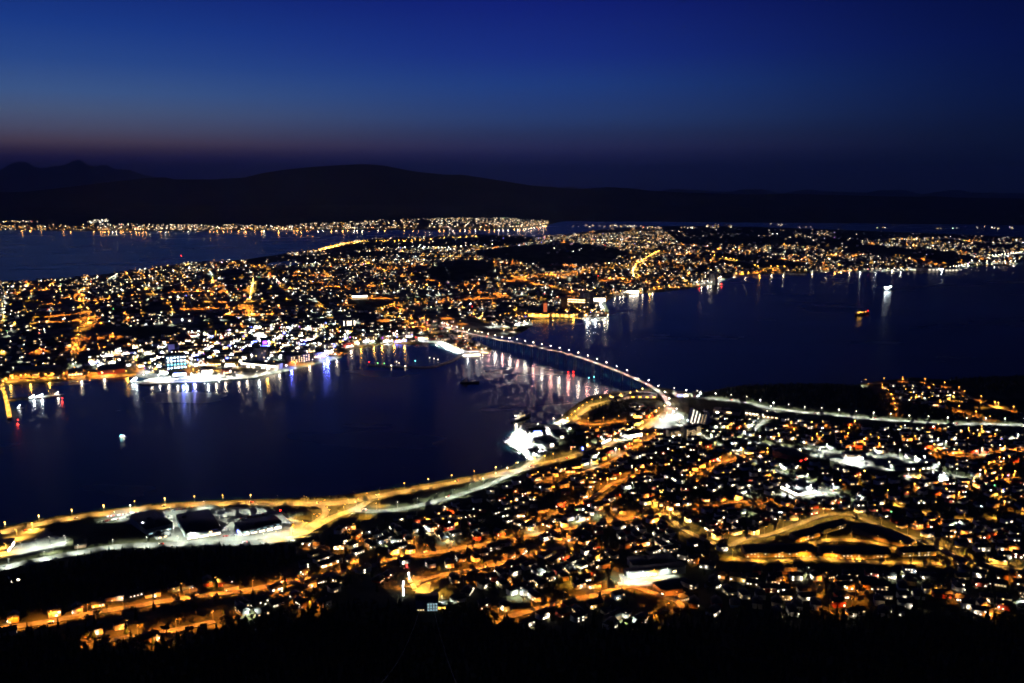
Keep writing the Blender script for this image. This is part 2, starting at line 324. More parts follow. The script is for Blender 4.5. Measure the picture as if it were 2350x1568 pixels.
SPOT = {'o': spotdata('sodium_light', C_OR, 8000 * K), 'T': spotdata('town_square_light', (.88, .93, 1), 9500 * K), 'i': spotdata('street_sodium_light', C_OR, 4800 * K), 'A': spotdata('airport_sodium_light', (1, .42, .06), 26000 * K), 'y': spotdata('yellow_light', (1, .44, .05), 11500 * K), 'w': spotdata('white_light', (.9, 1, .82), 9000 * K), 'c': spotdata('cool_light', C_CO, 9000 * K), 'p': spotdata('pink_light', (1, .62, .5), 9000 * K),
        'h': spotdata('highway_light', (1, .5, .1), 4200 * K), 'H': spotdata('highway_white_light', (.9, 1, .82), 2700 * K), 'n': spotdata('dim_orange_light', C_OR, 6500 * K), 'W': spotdata('flood_light', (.93, 1, .92), 5500 * K, 140), 'O': spotdata('sodium_flood', C_YE, 30000 * K, 140)}
for k_ in 'hHoiWAT': wide(SPOT[k_])
PT = {'w': ptdata('shore_light', C_WH, 11000), 'o': ptdata('shore_sodium', C_YE, 17000), 'c': ptdata('shore_cool', C_CO, 17000), 'b': ptdata('shore_blue', (.12, .16, 1), 60000), 'r': ptdata('shore_red', (1, .05, .03), 3500), 'porch': ptdata('porch_light', C_WH, 700, .15), 'B': ptdata('bridge_white', (1, .93, .82), 42000), 'P': ptdata('bridge_pink', (1, .5, .45), 46000), 'K': ptdata('far_sodium', (1, .42, .08), 95000, 4), 'L': ptdata('far_white', C_WH, 80000, 4)}
lm = MB(); lm.tube([(0, 0, 0), (0, 0, 9.2)], [.16, .09]); lm.tube([(0, 0, 9.0), (0, -.6, 9.5), (0, -1.7, 9.7)], .06, 5); POLE = lm.mesh('pole', [M['metal']])
lh = MB(); lh.boxes([(0, 0)], 0, .55, 1.3, .22, 0); lh.quads([[(-.27, .65, 0), (.27, .65, 0), (.27, -.65, 0), (-.27, -.65, 0)]]); LHEAD = lh.mesh('lamp_head', [M['metal']])
lg = MB(); lg.boxes([(0, 0)], -.16, .44, 1.0, .16, 0); LGLASS = lg.mesh('lamp_glass', [EM['lampo']])
def light_obj(data, loc, parent=None):
    o = bpy.data.objects.new('light', data); COL.objects.link(o); o.location = loc
    if parent: o.parent = parent
    return o
def street_lamp(p, c, label, group, rz=0, cat='street lamp', name='street_lamp', s=1.0, bridge=False):
    t = thing(name, label, cat, (p[0], p[1], p[2]), rz, group)
    t.scale = (s, s, s)
    link('pole', POLE, t); h = link('lamp_head', LHEAD, t, (0, -2.1, 9.72)); gl = link('lamp_glass', LGLASS, h, (0, 0, 0), 0, (1.3, 1, 4) if bridge else (1, 1, 1)); slotmat(gl, EM['globe' if bridge else 'lampo' if c in 'oyOhniA' else 'lampw'])
    light_obj(SPOT[c], (0, -2.1, 9.4), t); return t
LAMPS = []   # (x, y, z, colour, street label, rz)

# ------------------------------------------------------------------ roads on the mainland
ROADS = {
 'shore highway': (16, 'h', 36, [(-60, 1239), (0, 1223), (100, 1202), (200, 1185), (330, 1168), (430, 1160), (560, 1156), (700, 1158), (770, 1158), (830, 1147), (900, 1134), (980, 1120), (1060, 1106), (1120, 1095), (1175, 1084), (1240, 1068), (1300, 1052), (1350, 1038), (1396, 1022), (1440, 1004), (1480, 984), (1505, 965), (1522, 950), (1535, 944)]),
 'lower white road': (15, 'H', 34, [(-60, 1322), (0, 1308), (60, 1296), (140, 1279), (220, 1263), (300, 1254), (400, 1251), (520, 1250), (600, 1248), (675, 1240)]),
 'yellow junction road': (12, 'h', 24, [(640, 1240), (700, 1226), (738, 1200), (770, 1184), (813, 1171), (834, 1160), (850, 1148)]),
 'yellow slip road': (9, 'h', 26, [(675, 1230), (715, 1205), (745, 1185), (752, 1170), (735, 1160), (700, 1158)]),
 'white lower harbour road': (12, 'H', 30, [(813, 1171), (860, 1176), (914, 1172), (990, 1155), (1065, 1133), (1115, 1117), (1160, 1096), (1195, 1080), (1225, 1060), (1263, 1027), (1290, 996), (1311, 972)]),
 'orange loop road': (10, 'h', 24, [(1311, 972), (1318, 965), (1331, 952), (1361, 929), (1401, 919), (1449, 914), (1480, 903)]),
 'orange lower loop': (8, 'i', 30, [(1318, 968), (1356, 977), (1401, 970), (1450, 966), (1497, 962)]),
 'white northern highway': (19, 'H', 30, [(1540, 903), (1560, 908), (1600, 912), (1700, 922), (1760, 937), (1850, 948), (1930, 955), (2000, 962), (2100, 969), (2200, 975), (2350, 977), (2480, 981)]),
 'white link road': (9, 'H', 34, [(1775, 944), (1765, 958), (1745, 975), (1725, 995)]),
 'church road': (10, 'H', 50, [(1545, 950), (1556, 967), (1583, 987), (1610, 1000), (1641, 1015), (1698, 1045), (1740, 1063), (1795, 1088), (1863, 1110), (1903, 1128), (1960, 1150)]),
 'white valley road': (11, 'H', 34, [(1700, 1005), (1762, 1024), (1830, 1028), (1900, 1037), (1980, 1046), (2060, 1046), (2110, 1060), (2160, 1085), (2240, 1105)]),
 'long orange street': (9, 'i', 28, [(-60, 1458), (0, 1445), (126, 1427), (176, 1417), (252, 1402), (352, 1387), (428, 1374), (587, 1354), (688, 1334), (788, 1314), (889, 1289), (939, 1276), (1040, 1264), (1175, 1242), (1276, 1218), (1351, 1206), (1427, 1193), (1527, 1182)]),
 'lowest orange lane': (7, 'i', 30, [(226, 1477), (277, 1468), (377, 1452), (493, 1428)]),
 'station street': (8, 'i', 30, [(940, 1350), (980, 1327), (1065, 1314), (1120, 1301), (1175, 1290), (1250, 1267), (1300, 1255)]),
 'forest edge street': (8, 'i', 32, [(1150, 1421), (1175, 1415), (1230, 1400), (1276, 1387), (1376, 1366), (1430, 1350)]),
 'curving orange street': (8, 'h', 34, [(1527, 1182), (1565, 1216), (1603, 1233), (1640, 1250), (1666, 1262), (1703, 1238), (1762, 1230), (1800, 1216), (1863, 1190), (1938, 1178), (2014, 1206), (2090, 1233), (2155, 1258), (2195, 1280), (2260, 1300), (2350, 1310)]),
 'steep orange street': (7, 'i', 30, [(1230, 1203), (1288, 1173), (1329, 1161), (1376, 1133), (1400, 1112), (1440, 1098), (1500, 1080)]),
 'upper orange street': (7, 'i', 30, [(1301, 1093), (1345, 1082), (1389, 1068), (1427, 1045), (1470, 1020), (1510, 1000)]),
 'middle orange street': (7, 'i', 30, [(1590, 1100), (1625, 1080), (1676, 1057), (1710, 1045)]),
 'central orange lane': (7, 'i', 32, [(1573, 1175), (1638, 1162), (1700, 1150), (1760, 1160)]),
 'eastern orange street': (7, 'i', 34, [(2140, 1035), (2190, 1050), (2260, 1046), (2360, 1038)]),
 'far eastern lane': (7, 'y', 34, [(2050, 1160), (2130, 1180), (2200, 1195), (2290, 1190), (2360, 1180)]),
 'row house yard lane': (8, 'y', 24, [(1680, 1284), (1740, 1292), (1820, 1288), (1880, 1282), (1930, 1290), (2060, 1294), (2160, 1296)]),
 'row house inner lane': (9, 'y', 22, [(1860, 1250), (1900, 1240), (1960, 1240), (2010, 1247), (2060, 1262)]),
 'lane below the school': (7, 'i', 34, [(1400, 1352), (1450, 1345), (1520, 1372), (1580, 1390), (1540, 1408)]),
 'camp site road': (9, 'n', 40, [(1990, 882), (2040, 879), (2090, 876), (2150, 884), (2200, 900), (2240, 918), (2280, 935), (2320, 945)]),
 'camp site lane': (6, 'n', 44, [(2020, 893), (2045, 905), (2052, 920), (2058, 935), (2060, 952)]),
 'headland track': (8, 'i', 30, [(2195, 943), (2230, 955), (2265, 968)]),
}
RW = {}
def resample(P, step):
    P = np.asarray(P, float); d = np.r_[0, np.cumsum(np.hypot(*np.diff(P[:, :2], axis=0).T))]
    n = max(2, int(d[-1] / step) + 1); s = np.linspace(0, d[-1], n)
    return np.stack([np.interp(s, d, P[:, k]) for k in range(P.shape[1])], -1)
def smooth(P, it=3):
    for _ in range(it):
        Q = P.copy(); Q[1:-1] = (P[:-2] + 2 * P[1:-1] + P[2:]) / 4; P = Q
    return P
def ribbon(mb, P, wd, zoff, zs=None, skirt=1.5):
    t = np.gradient(P[:, :2], axis=0); t /= np.linalg.norm(t, axis=1)[:, None] + 1e-9; nrm = np.stack([-t[:, 1], t[:, 0]], -1)
    A, B = P[:, :2] + nrm * wd / 2, P[:, :2] - nrm * wd / 2
    if zs is None:
        za = np.maximum(np.maximum(H(A[:, 0], A[:, 1]), H(B[:, 0], B[:, 1])), H(P[:, 0], P[:, 1])) + zoff
    else: za = zs
    A = np.c_[A, za]; B = np.c_[B, za]; D = np.array([0, 0, skirt])
    mb.quads(np.stack([A[:-1], B[:-1], B[1:], A[1:]], 1)); mb.quads(np.stack([B[:-1], B[:-1] - D, B[1:] - D, B[1:]], 1)); mb.quads(np.stack([A[1:], A[1:] - D, A[:-1] - D, A[:-1]], 1))
for i, (nm, (wd, c, sp, pts)) in enumerate(ROADS.items()):
    P = ground([p[0] for p in pts], [p[1] for p in pts]); P = smooth(resample(P, 7), 6); RW[nm] = P
    mb = MB(); ribbon(mb, P, wd, .35 + .012 * i); o = mb.build('road', [M['asphalt']]); tag(o, kind='structure')
    Q = resample(P, sp); t = np.gradient(Q[:, :2], axis=0)
    for k in range(len(Q)):
        rz = math.atan2(t[k][1], t[k][0]); side = 1
        nx, ny = -math.sin(rz), math.cos(rz)
        if ny < 0: nx, ny = -nx, -ny; rz += math.pi
        x, y = Q[k][0] + nx * (wd / 2 + 1), Q[k][1] + ny * (wd / 2 + 1)
        LAMPS.append([x, y, float(H(x, y)), c, nm, rz])
def drape(name, pts, m_, zo=.2, cell=4.0, wall=0):
    P = ground([p[0] for p in pts], [p[1] for p in pts])[:, :2]; mn, mx = P.min(0), P.max(0)
    X, Y = np.meshgrid(np.arange(mn[0], mx[0], cell), np.arange(mn[1], mx[1], cell)); X, Y = X.ravel(), Y.ravel()
    k = inside(P, X + cell / 2, Y + cell / 2); X, Y = X[k], Y[k]; c = [(X, Y), (X + cell, Y), (X + cell, Y + cell), (X, Y + cell)]
    mb = MB(); mb.quads(np.stack([np.stack([a, b_, np.maximum(H(a, b_), 1.6) + zo], -1) for a, b_ in c], 1)); tag(mb.build(name, [m_]), kind='structure')
PAVE = mat('yard_paving', (.105, .105, .1), .8, .2, .05); M['pave'] = PAVE
drape('pavement', [(235, 1182), (330, 1172), (490, 1163), (600, 1166), (655, 1178), (700, 1203), (672, 1232), (560, 1243), (400, 1243), (345, 1234), (385, 1207), (300, 1205)], PAVE)
drape('pavement', [(-40, 1232), (60, 1214), (110, 1212), (120, 1228), (160, 1238), (150, 1256), (60, 1274), (-40, 1290)], PAVE, .22)
drape('pavement', [(1154, 1014), (1206, 971), (1262, 976), (1290, 962), (1318, 968), (1296, 1000), (1262, 1030), (1222, 1060), (1192, 1038)], M['concrete'], .2)
drape('pavement', [(1480, 982), (1515, 955), (1530, 935), (1550, 940), (1585, 965), (1570, 985), (1520, 985)], PAVE, .24)
drape('pavement', [(1852, 1034), (2030, 1038), (2120, 1052), (2150, 1075), (2040, 1082), (1960, 1072), (1900, 1055), (1850, 1048)], PAVE, .2)
drape('pavement', [(2070, 1086), (2170, 1084), (2180, 1104), (2110, 1112), (2070, 1100)], PAVE, .2)
drape('pavement', [(1785, 1110), (1880, 1108), (1905, 1140), (1800, 1144)], PAVE, .2)
drape('pavement', [(1422, 1318), (1560, 1300), (1560, 1325), (1490, 1345), (1420, 1345)], PAVE, .2)
drape('pavement', [(940, 1325), (975, 1322), (1005, 1368), (990, 1374), (960, 1372), (945, 1350)], PAVE, .2)
drape('pavement', [(314, 883), (340, 871), (400, 862), (440, 864), (470, 848), (500, 852), (587, 856), (660, 842), (587, 868), (480, 876), (398, 880), (345, 884)], M['concrete'], .25, 5)
drape('pavement', [(1001, 787), (1010, 784), (1056, 808), (1122, 809), (1118, 812), (1052, 812)], M['concrete'], .25, 5)
# yard floodlights and other lamps: u, v, colour, place
YARD = [(330, 1214, 'c', 'left warehouse'), (265, 1190, 'H', 'car park'), (300, 1176, 'H', 'car park'), (392, 1180, 'H', 'warehouse yard'), (396, 1200, 'H', 'warehouse yard'), (400, 1228, 'H', 'warehouse yard'), (440, 1238, 'H', 'warehouse yard'), (480, 1240, 'H', 'warehouse yard'), (515, 1180, 'H', 'warehouse yard'), (522, 1205, 'H', 'warehouse yard'), (530, 1232, 'H', 'warehouse yard'), (570, 1236, 'H', 'warehouse yard'), (610, 1232, 'H', 'warehouse yard'), (645, 1222, 'H', 'warehouse yard'), (590, 1172, 'H', 'warehouse yard'), (660, 1190, 'H', 'warehouse yard'), (470, 1165, 'w', 'warehouse yard'), (75, 1218, 'O', 'left petrol station'), (40, 1235, 'O', 'left petrol station'), (15, 1268, 'O', 'left petrol station'), (50, 1262, 'H', 'left petrol station'), (85, 1254, 'H', 'left petrol station'), (115, 1248, 'H', 'left petrol station'), (150, 1246, 'w', 'left petrol station'), (122, 1268, 'w', 'left petrol station'),
 (1175, 1010, 'W', 'shipyard quay'), (1195, 990, 'W', 'shipyard quay'), (1215, 1005, 'W', 'shipyard quay'), (1190, 1025, 'W', 'shipyard quay'), (1235, 985, 'W', 'shipyard quay'), (1225, 1028, 'W', 'shipyard quay'), (1258, 995, 'W', 'shipyard quay'), (1270, 972, 'w', 'shipyard quay'), (1240, 1045, 'W', 'shipyard quay'), (1290, 965, 'w', 'shipyard quay'), (1208, 1045, 'w', 'shipyard quay'),
 (1545, 955, 'W', 'bridge junction'), (1530, 960, 'W', 'bridge junction'), (1515, 975, 'W', 'bridge junction'), (1560, 975, 'w', 'bridge junction'), (1590, 960, 'w', 'church'), (1575, 905, 'W', 'bridge foot'), (1600, 908, 'w', 'bridge foot'), (1440, 1000, 'W', 'bright white shop'), (1425, 1008, 'W', 'bright white shop'),
 (1970, 1062, 'W', 'valley school'), (1940, 1060, 'W', 'valley school'), (2100, 1062, 'w', 'valley school'), (2110, 1095, 'O', 'valley shop'), (2140, 1098, 'W', 'valley shop'), (2165, 1102, 'W', 'valley shop'), (2085, 1095, 'w', 'valley shop'), (1805, 1128, 'W', 'valley supermarket'), (1825, 1132, 'W', 'valley supermarket'), (1860, 1130, 'W', 'valley supermarket'), (1880, 1138, 'W', 'valley supermarket'), (1835, 1045, 'w', 'valley hall'), (1880, 1045, 'w', 'valley hall'), (2040, 1075, 'w', 'valley hall'),
 (1440, 1330, 'H', 'hillside school'), (1430, 1338, 'H', 'hillside school'), (1475, 1330, 'H', 'hillside school'), (1500, 1325, 'y', 'hillside school'), (1530, 1322, 'w', 'hillside school'), (1310, 1342, 'y', 'hillside school'), (1345, 1325, 'y', 'hillside school'), (1375, 1290, 'y', 'hillside school'),
 (965, 1352, 'y', 'cable car plaza'), (985, 1362, 'O', 'cable car plaza'), (950, 1340, 'y', 'cable car plaza'), (1015, 1388, 'w', 'cable car plaza'), (1380, 1016, 'W', 'long white wall'), (1250, 1060, 'y', 'shore highway bend'), (1225, 1062, 'y', 'shore highway bend'), (680, 1190, 'y', 'yellow junction'), (735, 1195, 'y', 'yellow junction'), (790, 1178, 'y', 'yellow junction'), (800, 1160, 'y', 'yellow junction'), (840, 1185, 'y', 'yellow junction'), (870, 1160, 'y', 'yellow junction'), (2290, 935, 'O', 'headland yard'), (2250, 935, 'y', 'headland yard'), (1976, 885, 'c', 'headland tip')]
yp = ground([a[0] for a in YARD], [a[1] for a in YARD])
for a, p in zip(YARD, yp): LAMPS.append([p[0], p[1], p[2], a[2], a[3], 0.0])

def roadside(x, y):
    """name of the nearest road, distance, above (farther from the viewer) or below it"""
    best = None
    for nm, P in RW.items():
        d = np.hypot(P[:, 0] - x, P[:, 1] - y); k = int(d.argmin())
        if best is None or d[k] < best[1]: best = (nm, d[k], P[k])
    return best[0], best[1], ('above' if y > best[2][1] else 'below')
def roaddist(x, y):
    d = np.full(len(x), 1e9)
    for nm, P in RW.items():
        w_ = ROADS[nm][0] / 2; d = np.minimum(d, segdist(P[:, :2], x, y, False) - w_)
    return d
SPECIAL = []   # keep-out discs x, y, r
def u_of(x, y, z=0): return float(proj(x, y, z)[0])

# ------------------------------------------------------------------ buildings
def flat_roof(w, d, over=.4, th=.5, units=0):
    mb = MB(); mb.boxes([(0, 0)], 0, w + 2 * over, d + 2 * over, th, 0); 
    mb.quads([[(-w / 2 - over, d / 2 + over, 0), (w / 2 + over, d / 2 + over, 0), (w / 2 + over, -d / 2 - over, 0), (-w / 2 - over, -d / 2 - over, 0)]])
    for k in range(units): mb.boxes([(RD.uniform(-w * .35, w * .35), RD.uniform(-d * .3, d * .3))], th, RD.uniform(2, 5), RD.uniform(2, 4), RD.uniform(1.2, 2.4), 0)
    return mb
def building(name, label, cat, c, w, d, h, rz, wall, roof='flat', wins=(), roofmat='darkroof', group=None, units=2, hr=3, sink=2):
    t = thing(name, label, cat, (c[0], c[1], c[2]), rz, group)
    mb = MB(); mb.boxes([(0, 0)], -sink, w, d, h + sink, 0, top=(roof != 'flat')); mb.build('wall', wall, t)
    if roof == 'gable':
        r = MB(); r.gables([(0, 0)], 0, w, d, hr, 0, over=.6); o = r.build('roof', M[roofmat], t); o.location = (0, 0, h)
        gm = MB(); gm.gables([(0, 0)], .02, w, d, hr - .25, 0, over=-.02); gw = gm.build('gable_wall', wall, t); gw.location = (0, 0, h)
    else:
        o = flat_roof(w, d, units=units).build('roof', M[roofmat], t); o.location = (0, 0, h)
    for (x, z, ww, hh, em, *side) in wins:
        side = side[0] if side else 'f'
        if side == 'f': p = link('window', PANE, t, (x, -d / 2 - .06, z), 0, (ww, .2, hh))
        elif side == 'l': p = link('window', PANE, t, (-w / 2 - .06, x, z), 0, (.2, ww, hh))
        elif side == 'r': p = link('window', PANE, t, (w / 2 + .06, x, z), 0, (.2, ww, hh))
        else: p = link('window', PANE, t, (x, d / 2 + .06, z), 0, (ww, .2, hh))
        slotmat(p, em if not isinstance(em, str) else EM[em])
    SPECIAL.append((c[0], c[1], max(w, d) * .6))
    return t
def roofquad(q, h):
    p = G(*np.mean(q, axis=0)); z = p[2]; 
    for _ in range(3):
        P = atz([a[0] for a in q], [a[1] for a in q], z + h); c = P.mean(0); z = float(H(c[0], c[1]))
    w = (np.hypot(*(P[1] - P[0])[:2]) + np.hypot(*(P[2] - P[3])[:2])) / 2; d = (np.hypot(*(P[3] - P[0])[:2]) + np.hypot(*(P[2] - P[1])[:2])) / 2
    e = (P[2] - P[3]) + (P[1] - P[0]); return (c[0], c[1], z), w, d, math.atan2(e[1], e[0])
def band(w, z, hh, em, n, fill=.8, side='f', x0=None, x1=None):
    sk = (lambda: RD.random() < .3) if n >= 7 else (lambda: False); a = -w / 2 if x0 is None else x0; b_ = w / 2 if x1 is None else x1; st = (b_ - a) / n
    return [(a + st * (k + .5), z, st * fill, hh, em, side) for k in range(n) if not sk()]
BL = [
 # label, category, roof corners (back left, back right, front right, front left), height, wall, roof type, windows(w, d) builder
 ('black flat-roofed warehouse with two small skylights beside the car park', 'warehouse', [(307, 1181), (368, 1168), (383, 1203), (326, 1219)], 9, 'grey', 'flat', lambda w, d: band(w, 2.2, 2.6, 'hall', 3, .5) + band(d, 2.5, 2, 'hall', 3, .4, 'r') + [(w * .3, 1.8, 2, 1.6, 'nhot')]),
 ('widest black-roofed warehouse with brilliant white shopfronts facing the lower white road', 'warehouse', [(408, 1182), (480, 1168), (505, 1212), (424, 1226)], 10, 'grey', 'flat', lambda w, d: band(w, 2.6, 4.2, 'nwhite', 3, .88) + band(d, 2.5, 3, 'hall', 2, .3, 'l') + [(w * .2, 7, 3, 1.6, 'warm')]),
 ('black-roofed shop with white lit front beside the yellow junction', 'shop', [(541, 1201), (630, 1181), (641, 1199), (552, 1219)], 9, 'grey', 'flat', lambda w, d: band(w, 2.4, 3.4, 'nwhite', 5, .7) + band(w, 6.2, 1.2, 'hall', 6, .5) + [(0, 3, 6, 3, 'blue', 'l')]),
 ('small low kiosk with two white windows between the warehouses', 'kiosk', [(353, 1224), (385, 1218), (392, 1224), (358, 1233)], 4, 'grey', 'flat', lambda w, d: [(-4, 1.8, 3, 1.2, 'warm'), (2, 1.8, 3, 1.2, 'warm')]),
 ('dark building with orange and white lit front at the picture edge', 'building', [(-30, 1240), (20, 1240), (28, 1256), (-25, 1266)], 7, 'brown', 'flat', lambda w, d: band(w, 2.2, 3, 'orange', 3, .8) + band(d, 3, 3, 'hot', 2, .6, 'r')),
 ('small dark shed beside the lower white road', 'shed', [(168, 1240), (195, 1236), (202, 1248), (174, 1252)], 5, 'brown', 'gable', lambda w, d: []),
 ('dark gabled house with white gate lights at the start of the white road', 'house', [(20, 1320), (34, 1316), (40, 1324), (24, 1329)], 5, 'white', 'gable', lambda w, d: [(-3, 1.6, 2, 1.4, 'hot'), (3, 1.6, 2, 1.4, 'hot')]),
 ('cable car valley station with a brightly lit glazed cabin hall', 'cable car station', [(958, 1363), (1003, 1362), (1007, 1375), (950, 1379)], 11, 'grey', 'flat', lambda w, d: band(w, 6.5, 1.8, 'hall', 4, .6, 'f', w * .0, w * .48) + band(w, 3.8, 1.8, 'hall', 4, .6, 'f', w * .0, w * .48) + band(w, 1.2, 1.6, 'hall', 4, .6, 'f', 0, w * .48) + band(w, 1.6, 1, 'dim', 3, .5, 'f', -w * .45, -w * .1)),
 ('orange lit annex with low roof beside the cable car station', 'annex', [(1003, 1382), (1022, 1382), (1026, 1388), (1004, 1389)], 4, 'cream', 'flat', lambda w, d: band(w, 1.8, 1.6, 'orange', 2, .6)),
 ('upper long dark-roofed school wing', 'school', [(1440, 1279), (1540, 1272), (1555, 1290), (1452, 1298)], 8, 'grey', 'flat', lambda w, d: band(w, 4, 1.2, 'dim', 7, .6) + band(w, 6.4, .7, 'cool', 3, .8, 'f', 0, w * .45)),
 ('lower long dark-roofed school wing above the bright yard', 'school', [(1435, 1306), (1565, 1289), (1570, 1300), (1442, 1318)], 7, 'grey', 'flat', lambda w, d: band(w, 3, 1.4, 'white', 5, .5, 'f', -w / 2, 0) + [(w * .3, 3, 4, 1.5, 'warm')]),
 ('dark gabled hall below the bright school yard', 'hall', [(1505, 1335), (1545, 1328), (1562, 1348), (1520, 1360)], 7, 'brown', 'gable', lambda w, d: [(-w * .3, 2, 3, 2, 'white', 'l')]),
 ('leftmost row house of the upper pair, dark roof and yellow lit front', 'row house', [(1812, 1221), (1862, 1211), (1880, 1219), (1836, 1236)], 6, 'ochre', 'gable', lambda w, d: band(w, 1.8, 1.3, 'dim', 9, .5) + band(w, 4.4, 1, 'dim', 9, .4)),
 ('second row house of the upper pair, dark roof against the street', 'row house', [(1872, 1206), (1924, 1193), (1940, 1201), (1888, 1217)], 6, 'ochre', 'gable', lambda w, d: band(w, 1.8, 1.3, 'dim', 9, .5) + band(w, 4.4, 1, 'dim', 9, .4)),
 ('slanting row house with a line of white lit windows', 'row house', [(1958, 1206), (1984, 1198), (2098, 1242), (2074, 1254)], 6, 'brown', 'gable', lambda w, d: [(-20, 4, 4, 1.3, 'x'), (-14, 4, 2, 1.2, 'x'), (-8, 4, 2, 1.2, 'x'), (-2, 4, 2.4, 1.2, 'x'), (4, 4, 2, 1.2, 'x'), (11, 4, 1.6, 1.2, 'x'), (17, 4, 2.6, 1.2, 'x'), (23, 2, 2, 1.2, 'x'), (27, 4, 2, 1.2, 'x')]),
 ('longest middle row house, dark roof with yellow windows, left of the gap', 'row house', [(1706, 1249), (1862, 1248), (1868, 1266), (1708, 1266)], 7, 'ochre', 'gable', lambda w, d: band(w, 1.6, 1.2, 'dim', 20, .5) + band(w, 4.2, 1.1, 'dim', 20, .45)),
 ('long middle row house with bright windows at its right end', 'row house', [(1882, 1252), (2032, 1254), (2040, 1271), (1884, 1270)], 7, 'ochre', 'gable', lambda w, d: band(w, 1.6, 1.2, 'dim', 18, .5) + band(w, 4.2, 1.1, 'dim', 18, .45) + [(w * .45, 4.2, 2.6, 1.3, 'warm'), (w * .45, 1.6, 2.6, 1.3, 'warm')]),
 ('right end row house with a dark hipped roof beside the curving street', 'row house', [(2062, 1256), (2134, 1254), (2148, 1264), (2066, 1268)], 6, 'ochre', 'gable', lambda w, d: band(w, 1.8, 1.3, 'dim', 11, .5) + band(w, 4.2, 1.1, 'dim', 11, .4)),
 ('dark-roofed hall with a red lit wall beside the white valley road', 'hall', [(1778, 1032), (1800, 1026), (1850, 1046), (1828, 1052)], 8, 'red', 'gable', lambda w, d: band(w, 2, 3, 'taillight', 2, .3) + [(w * .4, 2.4, 2, 1.6, 'warm')]),  # red light on the wall is put in as glowing panels
 ('supermarket with black roof and glaring white forecourt', 'supermarket', [(1802, 1109), (1840, 1103), (1868, 1121), (1822, 1130)], 7, 'grey', 'flat', lambda w, d: band(w, 2.2, 2.6, 'hot', 5, .8) + band(d, 2.2, 2.6, 'hot', 3, .8, 'l')),
 ('white school block with lit ground floor in the valley', 'school', [(1937, 1036), (1977, 1036), (1980, 1041), (1937, 1042)], 9, 'white', 'flat', lambda w, d: band(w, 2, 2, 'cool', 6, .6) + band(w, 6, 1, 'dim', 8, .5)),
 ('long low grey building across the valley field', 'building', [(2050, 1066), (2150, 1062), (2156, 1068), (2050, 1073)], 6, 'grey', 'flat', lambda w, d: band(w, 2.4, 1.4, 'white', 9, .4)),
 ('dark gabled sports hall beside a white floodlight in the valley', 'sports hall', [(2086, 1038), (2108, 1035), (2140, 1052), (2112, 1056)], 8, 'white', 'gable', lambda w, d: [(-w * .3, 3, 2, 2, 'hot')]),
 ('white-fronted shop with bright yellow-white forecourt in the valley', 'shop', [(2120, 1088), (2155, 1084), (2172, 1096), (2130, 1100)], 5, 'white', 'gable', lambda w, d: band(w, 2.2, 2.6, 'hot', 4, .8)),
 ('long school building left part with lit bands below the highway', 'school', [(1715, 938), (1770, 946), (1768, 951), (1711, 943)], 9, 'brown', 'flat', lambda w, d: band(w, 5, 1.6, 'white', 7, .6) + band(w, 1.8, 1.2, 'dim', 6, .5)),
 ('low dark block with red lit right edge beside the link road', 'building', [(1752, 944), (1788, 948), (1789, 954), (1750, 950)], 9, 'brown', 'flat', lambda w, d: band(w, 4, 1.4, 'warm', 4, .5)),
 ('small school block with two bright doors, left of the long one', 'building', [(1640, 934), (1700, 940), (1698, 946), (1640, 940)], 7, 'cream', 'flat', lambda w, d: [(-w * .35, 2, 5, 2.2, 'hot'), (w * .1, 4, 9, 1.6, 'warm')]),
 ('curved apartment block with a grid of yellow windows', 'apartment block', [(1566, 979), (1600, 972), (1606, 976), (1572, 985)], 17, 'cream', 'flat', lambda w, d: sum([band(w, 2 + 3 * k, 1.5, 'dim', 9, .35) for k in range(5)], [])),
 ('second lower apartment block left of the curved one', 'apartment block', [(1532, 985), (1560, 980), (1564, 984), (1536, 990)], 12, 'cream', 'flat', lambda w, d: sum([band(w, 2 + 3 * k, 1.5, 'dim', 7, .35) for k in range(3)], []) + band(w, 1.5, 2, 'hot', 2, .5)),
 ('bright white shop facade below the bridge junction', 'shop', [(1432, 990), (1462, 985), (1468, 992), (1436, 998)], 8, 'white', 'gable', lambda w, d: band(w, 3.4, 5, 'hot', 3, .9)),
 ('long low building with a white light strip beside the highway', 'building', [(1374, 1012), (1394, 1003), (1398, 1006), (1378, 1016)], 5, 'grey', 'flat', lambda w, d: band(w, 3, 2, 'hot', 3, .95)),
 ('grey gabled house by the highway with blue sign light', 'house', [(1335, 1022), (1352, 1016), (1358, 1022), (1340, 1029)], 6, 'grey', 'gable', lambda w, d: [(0, 3, 3, 4, 'blue', 'l')]),
 ('shipyard hall with a blue sign at the quay', 'shipyard hall', [(1212, 978), (1248, 977), (1252, 986), (1210, 988)], 10, 'white', 'flat', lambda w, d: [(0, 7, 12, 2, 'blue'), (0, 3, 16, 3, 'hot')]),
 ('dark-roofed workshop in the middle of the shipyard quay', 'workshop', [(1240, 1003), (1262, 999), (1266, 1012), (1240, 1018)], 9, 'grey', 'gable', lambda w, d: [(0, 3, 6, 4, 'hot')]),
 ('dark-roofed workshop at the right edge of the shipyard', 'workshop', [(1270, 986), (1292, 984), (1296, 996), (1272, 998)], 8, 'grey', 'gable', lambda w, d: [(0, 3, 5, 3, 'white')]),
 ('low workshop nearest the shore highway in the shipyard', 'workshop', [(1216, 1030), (1240, 1026), (1246, 1036), (1220, 1042)], 7, 'grey', 'flat', lambda w, d: [(0, 3, 8, 3, 'hot', 'r')]),
 ('boat shed with flat dark roof north of the shipyard', 'boat shed', [(1294, 972), (1322, 968), (1326, 976), (1296, 980)], 7, 'grey', 'flat', lambda w, d: [(-8, 3, 4, 3, 'white')]),
